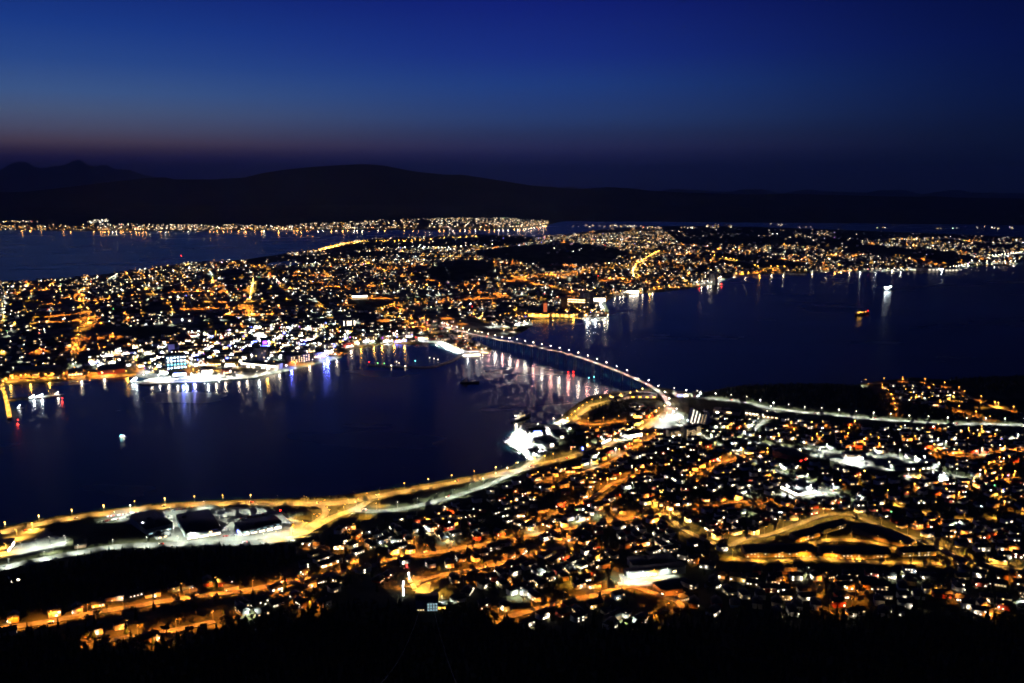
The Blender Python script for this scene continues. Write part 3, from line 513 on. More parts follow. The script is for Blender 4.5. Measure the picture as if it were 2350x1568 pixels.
 ('low pale harbour shed inside the orange loop', 'harbour shed', [(1400, 911), (1440, 902), (1450, 907), (1410, 917)], 6, 'cream', 'flat', lambda w, d: band(w, 3, 1, 'dim', 5, .4)),
 ('long dark harbour warehouse below the bridge', 'warehouse', [(1440, 898), (1505, 899), (1510, 906), (1446, 906)], 8, 'grey', 'flat', lambda w, d: band(w, 3, 1.4, 'orange', 4, .4)),
 ('harbour office with blue-white sign beyond the bridge foot', 'office building', [(1552, 899), (1575, 898), (1578, 903), (1552, 904)], 8, 'white', 'flat', lambda w, d: [(-6, 4, 10, 2, 'blue'), (5, 4, 7, 4, 'hot')]),
 ('small gabled boathouse with a white lamp beyond the bridge foot', 'boathouse', [(1590, 899), (1612, 900), (1616, 906), (1590, 905)], 6, 'grey', 'gable', lambda w, d: [(0, 3, 3, 2, 'cool')]),
 # town across the sound
 ('barrel-roofed glowing white library in the town centre', 'library', [(586, 762), (612, 760), (614, 772), (588, 774)], 16, 'white', 'flat', lambda w, d: [(0, 8, w * .9, 13, 'hot')]),
 ('pointed tower block with purple and blue light below the library', 'hotel', [(598, 776), (612, 775), (613, 779), (599, 780)], 22, 'blue', 'gable', lambda w, d: [(0, 14, 9, 7, 'purple'), (0, 4, 22, 5, 'blue')]),
 ('long grey floodlit hall with gabled roof in the park', 'hall', [(394, 724), (442, 722), (444, 729), (396, 731)], 14, 'white', 'gable', lambda w, d: [(0, 9, 3, 3, 'cool'), (w * .35, 5, 4, 3, 'white')]),
 ('square blue-violet lit block behind the harbour front', 'building', [(389, 785), (405, 785), (406, 789), (389, 789)], 22, 'blue', 'flat', lambda w, d: [(0, 11, w * .9, 18, emat('violet_facade_glow', (.16, .15, .5), .55))]),  # violet light on the front is put in as one glowing panel
 ('low blue-violet lit block left of the square one', 'building', [(297, 803), (314, 802), (315, 806), (298, 807)], 18, 'blue', 'flat', lambda w, d: [(0, 9, w * .9, 13, emat('violet_front_glow', (.3, .3, .9), .6)), (4, 8, 4, 11, 'cool')]),  # this front's violet light is a glowing panel too
 ('tall grey hotel tower with a few lit rooms at the harbour', 'hotel', [(582, 796), (612, 794), (613, 798), (583, 800)], 38, 'grey', 'flat', lambda w, d: [(-8, 6, 2, 2, 'white'), (6, 15, 2, 2, 'warm'), (10, 4, 3, 6, 'hot'), (-12, 20, 2, 2, 'warm'), (2, 26, 2, 2, 'dim'), (9, 30, 2, 2, 'dim')]),
 ('glass hotel with many cyan and blue lit rooms', 'hotel', [(378, 812), (424, 808), (426, 812), (380, 816)], 34, 'blue', 'flat', lambda w, d: sum([band(w, 3 + 4 * k, 1.8, ['cool', 'dim', 'cyan', 'dim', 'cool', 'blue', 'cool'][k], 6 + (k % 2) * 3, .35) for k in range(7)], [])),
 ('terminal building with dark pointed roof and white lit plaza', 'terminal', [(460, 842), (486, 840), (488, 846), (462, 848)], 9, 'white', 'gable', lambda w, d: band(w, 3, 4, 'hot', 5, .8)),
 ('white terminal hall with blue light on the outer quay', 'terminal', [(396, 853), (426, 851), (427, 855), (397, 857)], 7, 'white', 'flat', lambda w, d: band(w, 3.4, 3.6, 'cool', 4, .9) + [(0, 6.3, w * .8, 1, 'blue')]),
 ('zigzag white shopping arcade behind the quay', 'shopping arcade', [(560, 826), (640, 834), (641, 838), (562, 832)], 12, 'white', 'flat', lambda w, d: band(w, 9, 1.8, 'hot', 6, .95) + band(w, 3, 3, 'white', 7, .6)),
 ('dark round-roofed hall right of the arcade', 'hall', [(655, 812), (700, 806), (702, 812), (657, 820)], 18, 'brown', 'flat', lambda w, d: sum([band(w, 3 + 4 * k, 1.5, 'warm', 8, .3) for k in range(4)], [])),
 ('long dark warehouse on the left quay under four orange lamps', 'warehouse', [(36, 842), (132, 838), (128, 852), (30, 856)], 12, 'brown', 'flat', lambda w, d: [(10, 6, 8, 1.5, 'dim')] + [(k, 6, 3, 3, 'orange') for k in (-40, -20, 30, 45)]),
 ('dark warehouse with green-lit window row on the left quay', 'warehouse', [(158, 846), (190, 844), (190, 852), (156, 855)], 10, 'brown', 'flat', lambda w, d: band(w, 4, 2.4, 'warm', 5, .6)),
 ('red-brown gabled warehouse with orange lit wall on the left quay', 'warehouse', [(225, 838), (285, 834), (288, 846), (228, 850)], 10, 'red', 'gable', lambda w, d: [(-18, 4, 2, 2, 'white')]),
 ('stadium stand with a long white lit roof edge', 'stadium stand', [(806, 674), (842, 673), (843, 677), (806, 678)], 15, 'white', 'flat', lambda w, d: [(0, 11, w * .96, 5, 'white'), (0, 3, w * .96, 2, 'dim')]),
 ('colonnaded building with vertical white light strips', 'building', [(780, 730), (812, 728), (813, 731), (781, 733)], 20, 'grey', 'flat', lambda w, d: band(w, 9, 14, 'white', 8, .35)),
 ('tall grey block beside the white lit shipyard across the sound', 'tower block', [(1336, 669), (1358, 668), (1358, 671), (1336, 672)], 42, 'grey', 'flat', lambda w, d: [(0, 20, 2, 2, 'dim')]),
 ('long hall with two yellow lit bands left of the grey block', 'hall', [(1304, 682), (1345, 684), (1345, 686), (1304, 684)], 22, 'ochre', 'flat', lambda w, d: band(w, 17, 3, 'warm', 5, .9) + band(w, 9, 3, 'warm', 5, .9)),
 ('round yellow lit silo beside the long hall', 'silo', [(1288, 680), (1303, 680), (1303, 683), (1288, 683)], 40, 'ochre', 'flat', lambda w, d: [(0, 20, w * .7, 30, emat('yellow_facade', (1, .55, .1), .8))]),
 ('red-lit building with red crown light left of the silo', 'building', [(1246, 690), (1256, 690), (1256, 693), (1246, 693)], 40, 'red', 'flat', lambda w, d: [(0, 20, w * .8, 30, emat('red_facade_glow', (1, .2, .06), .6))]),  # red light on the facade is put in as a glowing panel
 ('quay hall with yellow and orange floodlit front across the sound', 'quay hall', [(1215, 715), (1262, 717), (1262, 720), (1215, 719)], 12, 'ochre', 'flat', lambda w, d: band(w, 5, 5, 'orange', 8, .7)),
 ('right quay hall with yellow floodlit front across the sound', 'quay hall', [(1266, 717), (1316, 718), (1316, 721), (1266, 720)], 10, 'cream', 'flat', lambda w, d: band(w, 4, 4, 'orange', 5, .4)),
 ('grey block tower at the northern waterfront', 'tower block', [(1630, 625), (1646, 625), (1646, 627), (1630, 627)], 45, 'grey', 'flat', lambda w, d: [(0, 20, 2, 2, 'dim')]),
 ('white lit boatyard hall right of the grey block', 'boatyard hall', [(1360, 680), (1388, 680), (1388, 683), (1360, 683)], 14, 'white', 'flat', lambda w, d: band(w, 6, 9, 'hot', 4, .9)),
 ('bright white waterfront hall with long glowing front', 'waterfront hall', [(1432, 664), (1460, 663), (1461, 666), (1432, 667)], 12, 'white', 'flat', lambda w, d: band(w, 5, 8, 'hot', 4, .95)),
 ('left one of two long white lit fish halls at the northern shore', 'fish hall', [(1800, 619), (1850, 620), (1850, 622), (1800, 621)], 14, 'white', 'flat', lambda w, d: band(w, 4, 4, 'nwhite', 6, .7)),
 ('long white lit hall at the far northern quay', 'quay hall', [(2090, 612), (2150, 612), (2150, 614), (2090, 614)], 14, 'white', 'flat', lambda w, d: band(w, 4, 4, 'nwhite', 7, .6)),
 ('right white lit hall at the far northern quay', 'quay hall', [(2160, 613), (2190, 612), (2190, 614), (2160, 615)], 14, 'white', 'flat', lambda w, d: band(w, 4, 4, 'nwhite', 4, .6)),
 ('small white lit terminal on the round pier beside the bridge', 'terminal', [(1062, 803), (1100, 802), (1102, 806), (1062, 807)], 8, 'white', 'flat', lambda w, d: band(w, 3, 4, 'hot', 4, .8)),
]
for lb, cat, q, h, wl, rf, wf in BL:
    c, w, d, rz = roofquad(q, h); d = max(d, 8)
    nm = cat.replace(' ', '_')
    if cat == 'library':
        t = thing(nm, lb, cat, c, rz); mb = MB(); mb.boxes([(0, 0)], -2, w, d, 6, 0); mb.build('wall', WALLS['white'], t)
        mb = MB(); K_ = 16; a = [math.pi * k / K_ for k in range(K_ + 1)]
        arc = [(-w / 2 * math.cos(x), 4 + (h - 4) * math.sin(x)) for x in a]
        mb.quads([[(arc[k][0], -d / 2, arc[k][1]), (arc[k][0], d / 2, arc[k][1]), (arc[k + 1][0], d / 2, arc[k + 1][1]), (arc[k + 1][0], -d / 2, arc[k + 1][1])] for k in range(K_)])
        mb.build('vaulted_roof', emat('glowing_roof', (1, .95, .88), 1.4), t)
        mb = MB(); V = [(x, -d / 2 + .3, z) for x, z in arc]; mb.faces([(0, -d / 2 + .3, 4)] + V, [(0, k + 1, k + 2) for k in range(K_)]); mb.build('glass_front', EM['hot'], t); SPECIAL.append((c[0], c[1], 25)); continue
    if cat == 'silo':
        t = thing(nm, lb, cat, c, rz); mb = MB(); mb.tube([(0, 0, -2), (0, 0, h)], w / 2, 16); mb.build('drum', WALLS['ochre'], t)
        mb = MB(); mb.tube([(0, 0, h), (0, 0, h + 3)], [w / 2 + .3, .5], 16); mb.build('roof', M['darkroof'], t); continue
    wv = wf(w, d)
    if cat == 'row house': wv = [(q_[0], q_[1], q_[2], q_[3], RD.choice(['row', 'row', 'row', 'dim', 'nwarm']), *q_[5:]) for q_ in wv]
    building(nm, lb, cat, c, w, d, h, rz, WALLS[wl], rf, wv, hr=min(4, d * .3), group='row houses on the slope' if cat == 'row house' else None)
    if 'slanting' in lb:
        t = bpy.data.objects[-1] if False else None
for i, (u, v) in enumerate([(1985, 1219), (1995, 1223), (2012, 1227), (2022, 1232), (2030, 1236), (2046, 1240), (2056, 1246), (2068, 1250)]):
    pass
# procedural town centre blocks
ctr = np.array([(175, 855), (250, 812), (330, 785), (430, 770), (560, 748), (700, 745), (820, 758), (900, 768), (985, 778), (840, 796), (790, 812), (690, 838), (590, 858), (500, 862), (345, 858), (200, 862)], float)
A0, A1 = atz(100, 870, 3), atz(770, 815, 3); adir = (A1 - A0)[:2] / np.linalg.norm((A1 - A0)[:2]); arot = math.atan2(adir[1], adir[0])
gx, gy = np.meshgrid(np.arange(-1400, 200, 44), np.arange(1500, 2900, 36)); gx = gx.ravel() + NP.uniform(-8, 8, gx.size); gy = gy.ravel() + NP.uniform(-7, 7, gy.size)
uu, vv = proj(gx, gy, H(gx, gy)); ok = inside(ctr, uu, vv) & (sdist(ISL, gx, gy) > 24)
blocks = sorted([(float(x), float(y)) for x, y, k in zip(gx, gy, ok) if k and all((x - a) ** 2 + (y - b_) ** 2 > (r + 16) ** 2 for a, b_, r in SPECIAL)], key=lambda p: p[1])
rows = {}
for x, y in blocks: rows.setdefault(int((y - x * adir[1] / adir[0]) // 75), []).append((x, y))
rk = sorted(rows)
SPOTS = []   # plain lights x, y, z, key
for ri, k in enumerate(rk):
    for ci, (x, y) in enumerate(sorted(rows[k], key=lambda p: u_of(*p))):
        w, d, h = RD.uniform(18, 36), RD.uniform(12, 20), RD.choice([8, 10, 12, 12, 15, 18])
        wl = RD.choice(['white', 'cream', 'grey', 'grey', 'ochre', 'red', 'brown']); rf = RD.choice(['flat', 'flat', 'gable'])
        em = RD.choice(['white', 'white', 'warm', 'warm', 'hot', 'cool', 'orange', 'hot', 'blue', 'dim']); wins = []
        for fl in range(int(h // 3.5)):
            n = RD.choice([3, 4, 5])
            for j in range(n):
                if RD.random() < (.85 if fl == 0 else .45): wins.append((-w / 2 + w * (j + .5) / n, 1.8 + 3.4 * fl, w / n * (RD.uniform(.6, .9) if fl == 0 else .3), 2.4 if fl == 0 else 1.5, em if fl == 0 else RD.choice(['warm', 'white', 'dim', 'white', 'white', 'cool', 'blue' if RD.random() < .3 else 'white']), 'f'))
        if RD.random() < .5: wins.append((0, h * .6, 3, 2, RD.choice(['white', 'hot', 'cool', 'red', 'purple', 'blue', 'warm']), RD.choice('lr')))
        en = {'white': 'white-lit', 'warm': 'warm-lit', 'hot': 'glaring white', 'cool': 'cool white', 'orange': 'orange-lit', 'blue': 'blue-lit', 'dim': 'dimly lit'}[em]
        building('town_building', f'{wl} {"gabled" if rf == "gable" else "flat-roofed"} town building, {en} ground floor, {nth(ci)} from left, {nth(ri)} row behind quay', 'town building', (x, y, float(H(x, y))), w, d, h, arot + RD.uniform(-.12, .12), WALLS[wl], rf, wins, group='town centre buildings across the sound', units=1)
        SPOTS.append((x + RD.uniform(-6, 6), y - d / 2 - 7, float(H(x, y)) + 8.5, RD.choice(['T', 'T', 'T', 'y', 'p', 'T', 'W'])))

# ------------------------------------------------------------------ church with stepped concrete frames
b0 = G(1555, 968); e0 = G(1690 - 30, 972)
ch = thing('church', 'triangular concrete church with glowing slits between its slanted frames', 'church', (0, 0, 0))
axis = np.array([.80, -.60]); side = np.array([-.60, -.80]); SPECIAL.append((b0[0] + 20, b0[1], 38))
base = np.array(G(1583, 966)); zb = base[2]
conc = mat('white_concrete', (.5, .49, .47), .7, .06, .5)
frames = [(0, 7, 24, 13, 0), (8.6, 4.5, 22, 12.5, 1), (14.6, 4.5, 19.5, 11.5, 1), (20.6, 4.5, 16, 10.5, 1), (26.6, 4.5, 18, 12, 0), (32.4, 4.5, 21, 13.5, 0)]
def frame_pts(s, hh, hw):
    c = base[:2] + axis * s
    return [np.array([*(c + side * hw), zb]), np.array([*c, zb + hh]), np.array([*(c - side * hw), zb])]
for s, ln, hh, hw, lit in frames:
    a = frame_pts(s, hh, hw); b_ = frame_pts(s + ln, hh, hw); mb = MB()
    mb.quads([[a[0], a[1], b_[1], b_[0]], [a[1], a[2], b_[2], b_[1]]]); mb.faces([a[0], a[1], a[2]], [(0, 1, 2)]); mb.faces([b_[0], b_[1], b_[2]], [(2, 1, 0)])
    mb.build('roof_frame', conc, ch)
for s, hh, hw in [(7.1, 21.5, 12.3), (13.2, 20, 11.6), (19.2, 16, 10.6)]:
    a = frame_pts(s, hh, hw); b_ = frame_pts(s + 1.3, hh, hw); mb = MB(); mb.quads([[a[0], a[1], b_[1], b_[0]], [a[1], a[2], b_[2], b_[1]]]); mb.build('glass_slit', emat('church_glow', (1, .88, .68), 3.2), ch)
for s, hh, hw in [(25.2, 15, 10.0), (31.2, 17, 11.5)]:
    a = frame_pts(s, hh, hw); b_ = frame_pts(s + 1.3, hh, hw); mb = MB(); mb.quads([[a[0], a[1], b_[1], b_[0]], [a[1], a[2], b_[2], b_[1]]]); mb.build('glass_slit', EM['dim'], ch)

# ------------------------------------------------------------------ bridge over the sound
BP = [(1003, 745, 6), (1040, 757, 9), (1090, 768, 15), (1140, 779, 20), (1220, 794, 29), (1290, 809, 33), (1340, 823, 33), (1400, 845, 30), (1460, 870, 24), (1500, 889, 18), (1522, 906, 13), (1534, 924, 8.5), (1537, 938, 6), (1530, 952, 4.5)]
P = np.array([atz(u, v, z) for u, v, z in BP]); P = smooth(resample(P, 12), 8)
br = thing('bridge', 'long slender concrete road bridge arching over the dark sound', 'bridge', (0, 0, 0))
mb = MB(); ribbon(mb, P, 9.5, 0, zs=P[:, 2], skirt=1.6); under = MB()
mb.build('deck', [mat('bridge_asphalt', (.085, .078, .075), .8, .1, .3)], br)
t = np.gradient(P[:, :2], axis=0); t /= np.linalg.norm(t, axis=1)[:, None]; nr = np.stack([-t[:, 1], t[:, 0]], -1)
for sgn in (1, -1):
    e = np.c_[P[:, :2] + nr * sgn * 4.9, P[:, 2]]; mb = MB(); mb.tube(e + [0, 0, 1.1], .09, 4); mb.tube(e + [0, 0, .6], .06, 4)
    for k in range(0, len(e), 1): mb.tube([e[k], e[k] + [0, 0, 1.1]], .06, 4)
    mb.build('railing', M['concrete'], br)
for k in range(4, len(P) - 3, 3):
    gz = max(float(H(P[k, 0], P[k, 1])), -2)
    if P[k, 2] - gz < 4: continue
    mb = MB()
    for sgn in (1, -1): mb.tube([(P[k, 0] + nr[k, 0] * sgn * 2.6, P[k, 1] + nr[k, 1] * sgn * 2.6, gz - 1), (P[k, 0] + nr[k, 0] * sgn * 2.2, P[k, 1] + nr[k, 1] * sgn * 2.2, P[k, 2] - 1.3)], .55, 8)
    mb.boxes([(P[k, 0], P[k, 1])], P[k, 2] - 2.1, 6.2, 1.2, .9, math.atan2(nr[k, 1], nr[k, 0])); mb.build('pier', M['concrete'], br)
BR = P
L = resample(P, 37); tl = np.gradient(L[:, :2], axis=0); tl /= np.linalg.norm(tl, axis=1)[:, None]
BRL = []
for k in range(1, len(L) - 1):
    n_ = np.array([-tl[k, 1], tl[k, 0]]); n_ = n_ if n_[0] * 1 + n_[1] > 0 else -n_
    p = (L[k, 0] + n_[0] * 4.6, L[k, 1] + n_[1] * 4.6, L[k, 2]); rz = math.atan2(n_[1], n_[0]) - math.pi / 2
    street_lamp(p, 'p' if k % 2 else 'w', f'{"pinkish" if k % 2 else "white"} lamp on the bridge, {nth(len(L) - 2 - k)} from the church end', 'lamps along the bridge deck', rz, bridge=True)
    light_obj(PT['P' if k % 2 else 'B'], (p[0] - n_[0] * 2, p[1] - n_[1] * 2, p[2] + 9.4)); BRL.append(k)

# ------------------------------------------------------------------ street lamps on the mainland
SPA = np.array(SPECIAL)
RES = [np.array(p, float) for p in ([(690, 1250), (830, 1195), (1010, 1170), (1115, 1128), (1300, 1064), (1400, 1036), (1500, 992), (1560, 990), (1610, 940), (1750, 965), (1800, 962), (2000, 976), (2380, 990), (2380, 1405), (2250, 1418), (2000, 1412), (1850, 1410), (1640, 1420), (1560, 1412), (1430, 1440), (1270, 1462), (1150, 1425), (1080, 1400), (1030, 1385), (1040, 1330), (960, 1300), (890, 1300), (760, 1330), (680, 1300)],
       [(-40, 1435), (250, 1375), (430, 1345), (600, 1325), (700, 1305), (900, 1278), (930, 1310), (900, 1350), (700, 1405), (560, 1425), (480, 1445), (380, 1478), (230, 1484), (210, 1455), (-40, 1475)],
       [(1455, 920), (1515, 950), (1480, 985), (1400, 1012), (1310, 1040), (1322, 990), (1400, 985), (1445, 960)],
       [(2015, 884), (2150, 887), (2235, 922), (2180, 940), (2090, 925), (2040, 905)])]
NOT = [np.array(p, float) for p in ([(1850, 1030), (2030, 1040), (2130, 1054), (2180, 1100), (2080, 1112), (1960, 1082), (1850, 1062)], [(1780, 1112), (1890, 1105), (1900, 1140), (1800, 1145)], [(1420, 1318), (1560, 1310), (1560, 1335), (1500, 1345), (1420, 1345)], [(1690, 1240), (1820, 1210), (1940, 1190), (2080, 1240), (2170, 1258), (2175, 1312), (1685, 1314)])]
gx, gy = np.meshgrid(np.arange(-900, 1500, 18.5), np.arange(600, 2000, 18.0)); gx = (gx + (np.arange(gx.shape[0]) % 2)[:, None] * 9).ravel(); gy = gy.ravel()
gx = gx + NP.uniform(-4, 4, gx.size); gy = gy + NP.uniform(-4, 4, gx.size); gz = H(gx, gy); uu, vv = proj(gx, gy, gz)
ok = np.zeros(gx.size, bool)
for p in RES: ok |= inside(p, uu, vv)
ok &= (uu > -40) & (uu < 2400) & (sdist(MAIN, gx, gy) > 12)
for p in NOT: ok &= ~inside(p, uu, vv)
gx, gy, gz, uu, vv = [a[ok] for a in (gx, gy, gz, uu, vv)]
rd = roaddist(gx, gy); sp = np.min(np.hypot(gx[:, None] - SPA[None, :, 0], gy[:, None] - SPA[None, :, 1]) - SPA[None, :, 2], axis=1)
free = (rd > 7) & (sp > 7)
isl = RES[1]; thin = inside(isl, uu, vv); r_ = NP.random(gx.size)
hs = free & np.where(thin, r_ < .42, r_ < .66); tr = free & ~hs & (r_ < .97)
gx_t, gy_t, gz_t = gx[tr], gy[tr], gz[tr]
HX, HY, HZ = gx[hs], gy[hs], gz[hs]; o_ = np.argsort(np.hypot(HX, HY)); HX, HY, HZ = HX[o_], HY[o_], HZ[o_]
# lamps among the houses
ex = NP.permutation(len(HX))[:220]
for k in ex:
    nm, dd, sd_ = roadside(HX[k], HY[k])
    if dd > 18: x, y = HX[k] + 9, HY[k] - 9; cc = 'n' if wob(x * 1.7, y * 1.7) > .0 else RD.choice(['y', 'n', 'w', 'n']); LAMPS.append([x, y, float(H(x, y)), cc, 'houses ' + sd_ + ' the ' + nm, RD.uniform(0, 6)])
LAMPS.sort(key=lambda a: math.hypot(a[0], a[1]))
near, rest = LAMPS[:275], LAMPS[275:]
cnt = {}
for a in sorted(near, key=lambda a: u_of(a[0], a[1], a[2])):
    key = a[4]; i = cnt.get(key, 0); cnt[key] = i + 1; fl = a[3] in 'WO'
    cn = {'o': 'orange', 'y': 'yellow', 'i': 'orange', 'h': 'amber', 'H': 'white', 'n': 'orange', 'w': 'white', 'c': 'cool white', 'W': 'bright white', 'O': 'bright yellow', 'p': 'pink'}[a[3]]
    street_lamp(a[:3], a[3], f'{cn} {"floodlight mast" if fl else "street lamp"}, {nth(i)} lamp from the left at the {key}' if not key.startswith('houses') else f'{cn} lamp among {key}, {nth(i)} such lamp from left', 'street lamps on the mainland', a[5], 'floodlight' if fl else 'street lamp', 'floodlight_mast' if fl else 'street_lamp', 1.25 if fl else 1)
st = MB(); 
def lampstuff(A):
    A = np.array(A, float); st.boxes(A[:, :2], A[:, 2], .25, .25, 9, 0, 0)
for c_ in ('o', 'w'):
    pass
def lamp_mass(name, items, label):
    """the lamps beyond the individually built ones: poles and lit heads in one object"""
    s_ = MB(); A = np.array([i[:3] for i in items], float); e = np.array([0 if i[3] in 'oyOhniA' else 1 for i in items])
    s_.boxes(A[:, :2], A[:, 2], .25, .25, 9.4, 0, 0)
    big = np.array([i[3] in 'AWO' and math.hypot(i[0], i[1]) > 2600 for i in items]); sz = np.clip(np.hypot(A[:, 0], A[:, 1]) / 3000, .9, 1.8)
    for k in (0, 1):
        for q_ in (0, 1):
            j_ = (e == k) & (big == bool(q_))
            if j_.any(): s_.boxes(A[j_, :2], A[j_, 2] + 9.4, sz[j_], sz[j_], .6 + .4 * q_, 0, 1 + k + 2 * q_)
    o = s_.build(name, [M['metal'], EM['lampo'], EM['lampw'], emat('floodlight_glass_sodium', C_YE, 42), emat('floodlight_glass_white', C_WH, 42)]); tag(o, label, 'street lamps', kind='stuff')
    for a in items: light_obj(SPOT[a[3]], (a[0] - .1, a[1] - 1.2, a[2] + 9.1))

# ------------------------------------------------------------------ houses on the mainland
PAL = ['white', 'white', 'white', 'cream', 'red', 'grey', 'ochre', 'blue', 'brown']
SZ = [(11, 8.5, 5.4), (9.5, 8, 5.6), (13, 8.5, 4.2), (10.5, 9, 3.4), (15, 8, 5.2)]
HT = []
for w, d, h in SZ:
    a = MB(); a.boxes([(0, 0)], -3, w, d, h + 3, 0, top=False); a.gables([(0, 0)], h + .13, w, d, 2.6, 0, over=-.01)
    r = MB(); r.gables([(0, 0)], h + .05, w, d, 2.9, 0, over=.55)
    c = MB(); c.boxes([(0, 0)], 0, .8, .8, 1.6, 0)
    HT.append((a.mesh('wall', [WALLS['white']]), r.mesh('roof', [M['darkroof']]), c.mesh('chimney', [M['concrete']])))
pl = MB(); pl.boxes([(0, 0)], 0, .5, .35, .5, 0); PORCH = pl.mesh('porch_lamp', [EM['hot']])
wn = {'warm': 'warm', 'white': 'white', 'hot': 'bright', 'dim': 'dim', 'orange': 'orange'}
num = ['no', 'one', 'two', 'three', 'four', 'five', 'six', 'seven']
hinfo = []
NH = 280
for k in range(min(NH, len(HX))):
    nm, dd, sd_ = roadside(HX[k], HY[k]); hinfo.append((u_of(HX[k], HY[k], HZ[k]), k, nm, sd_))
cnt = {}
for u, k, nm, sd_ in sorted(hinfo):
    i = cnt.get((nm, sd_), 0); cnt[(nm, sd_)] = i + 1
    vi = RD.randrange(5); w, d, h = SZ[vi]; wl = RD.choice(PAL); n = RD.choice([1, 1, 2, 2, 3, 4]); em = RD.choice(['warm', 'white', 'white', 'hot', 'warm', 'dim'])
    P_ = RW[nm]; j = int(np.hypot(P_[:, 0] - HX[k], P_[:, 1] - HY[k]).argmin()); j = min(j, len(P_) - 2); ra = math.atan2(P_[j + 1, 1] - P_[j, 1], P_[j + 1, 0] - P_[j, 0])
    rz = ra + RD.choice([0, 0, 0, math.pi / 2]) + RD.uniform(-.15, .15)
    while math.cos(rz) < -.01: rz += math.pi
    t = thing('house', f'{wl} house with {num[n]} {wn[em]} front window{"s" if n > 1 else ""}, {nth(i)} from left {sd_} the {nm}', 'house', (HX[k], HY[k], HZ[k]), rz, 'houses on the mainland slope')
    a = link('wall', HT[vi][0], t); slotmat(a, WALLS[wl]); r = link('roof', HT[vi][1], t)
    if RD.random() < .6: link('chimney', HT[vi][2], r, (w * .22, .3, h + 1.9))
    sl = RD.sample([(x, z) for x in (-.36, -.12, .12, .36) for z in ((1.5, 4.1) if h > 5 else (1.5,))], min(n, 4 if h < 5 else n))
    for x, z in sl: p = link('window', PANE, t, (x * w, -d / 2 - .05, z), 0, (RD.uniform(.9, 1.7), .12, 1.15)); slotmat(p, EM[{'dim': 'dim'}.get(em, 'n' + em)])
    for x, z in RD.sample([(-.3, 1.5), (0, 1.5), (.3, 1.5)], 1):
        p = link('window', PANE, t, (w / 2 + .05, x * d, z), 0, (.12, 1.2, 1.2)); slotmat(p, RD.choice([EM['dim'], M['glassdark'], EM['nwarm']]))
    if RD.random() < .5:
        x = RD.choice([-.45, .45, 0]) * w; p = link('porch_lamp', PORCH, t, (x, -d / 2 - .3, 2.6)); light_obj(PT['porch'], (x, -d / 2 - .9, 2.5), t)
SP2 = []
# everything beyond: one object
far = MB()
FM = [WALLS['white'], WALLS['grey'], WALLS['red'], M['darkroof'], M['greyroof'], EM['dim'], EM['warm'], EM['white'], EM['hot'], EM['orange'], EM['cool'], EM['blue'], EM['purple'], EM['red'], EM['green'], M['glassdark']]
def many_houses(x, y, z, rot, scale=1.0, kwin=2.3, mix=(.16, .27, .25, .14, .13, .035, .006, .002, .004, .003), big=1.0):
    n = len(x); w = NP.uniform(8, 15, n) * scale; d = NP.uniform(7.5, 9.5, n) * scale; h = NP.choice([3.2, 5.4, 5.8], n) * scale
    wm = NP.choice([0, 0, 0, 1, 2], n); c = np.stack([x, y], -1)
    for k in (0, 1, 2):
        s_ = wm == k
        if s_.any(): far.boxes(c[s_], z[s_] - 2, w[s_], d[s_], h[s_] + 2.2, rot[s_], k)
    far.gables(c, z + h, w, d, 2.6 * scale, rot, 3, over=.5)
    nw = NP.poisson(kwin, n); ii = np.repeat(np.arange(n), nw); m_ = len(ii)
    off = NP.uniform(-.42, .42, m_) * w[ii]; zz = z[ii] + NP.choice([1.4, 1.6, 4.2], m_) * np.minimum(h[ii] / 3.2, 1) ; ww = NP.uniform(.5, 1.0, m_) * big; hh = NP.uniform(.55, .9, m_) * big
    zz = np.where(zz > z[ii] + h[ii] - .8, z[ii] + 1.6, zz)
    cs, sn = np.cos(rot[ii]), np.sin(rot[ii]); fd = d[ii] / 2 + .12
    px = x[ii] + off * cs + fd * sn; py = y[ii] + off * sn - fd * cs
    Q = np.stack([np.stack([px - ww * cs, py - ww * sn, zz - hh], -1), np.stack([px + ww * cs, py + ww * sn, zz - hh], -1), np.stack([px + ww * cs, py + ww * sn, zz + hh], -1), np.stack([px - ww * cs, py - ww * sn, zz + hh], -1)], 1)
    mi = NP.choice([5, 6, 7, 8, 9, 10, 11, 12, 13, 14], m_, p=np.array(mix) / sum(mix))
    for k in range(5, 15):
        if (mi == k).any(): far.quads(Q[mi == k], k)
hx, hy, hz = HX[NH:], HY[NH:], HZ[NH:]
many_houses(hx, hy, hz, .25 + NP.uniform(-.4, .4, len(hx)), kwin=1.5, big=.72)
for k in NP.permutation(len(hx))[:130]: SP2.append((hx[k], hy[k] - 6, hz[k] + 2.8, 'porch'))
# island town
X = NP.uniform(-3400, 3900, 90000); Y = NP.uniform(1700, 7600, 90000)
ok = inside(ISL, X, Y); X, Y = X[ok], Y[ok]; Z = H(X, Y); U, V = proj(X, Y, Z)
ok = (U > -60) & (U < 2410) & (sdist(ISL, X, Y) > 15); X, Y, Z, U, V = [a[ok] for a in (X, Y, Z, U, V)]
lit = litmask(X, Y, Z) & ~inside(ctr, U, V)
dens = .36 + .75 * wob(X * 1.4, Y * 1.4) + .3 * np.sin(X * .02 + 1) * np.sin(Y * .017)
dens = dens + .12 * (U > 1150) - .3 * ((U > 1500) & (np.sin(X * .004 + Y * .0023) > .45)); dens = np.where((U > 480) & (U < 720) & (V < 640), dens * .5, dens)
keep = np.where(lit, NP.random(len(X)) < dens, NP.random(len(X)) < .018)
X, Y, Z, U, V = [a[keep] for a in (X, Y, Z, U, V)]
sp = np.min(np.hypot(X[:, None] - SPA[None, :, 0], Y[:, None] - SPA[None, :, 1]) - SPA[None, :, 2], axis=1); keep = sp > 6
X, Y, Z, U, V = [a[keep] for a in (X, Y, Z, U, V)]
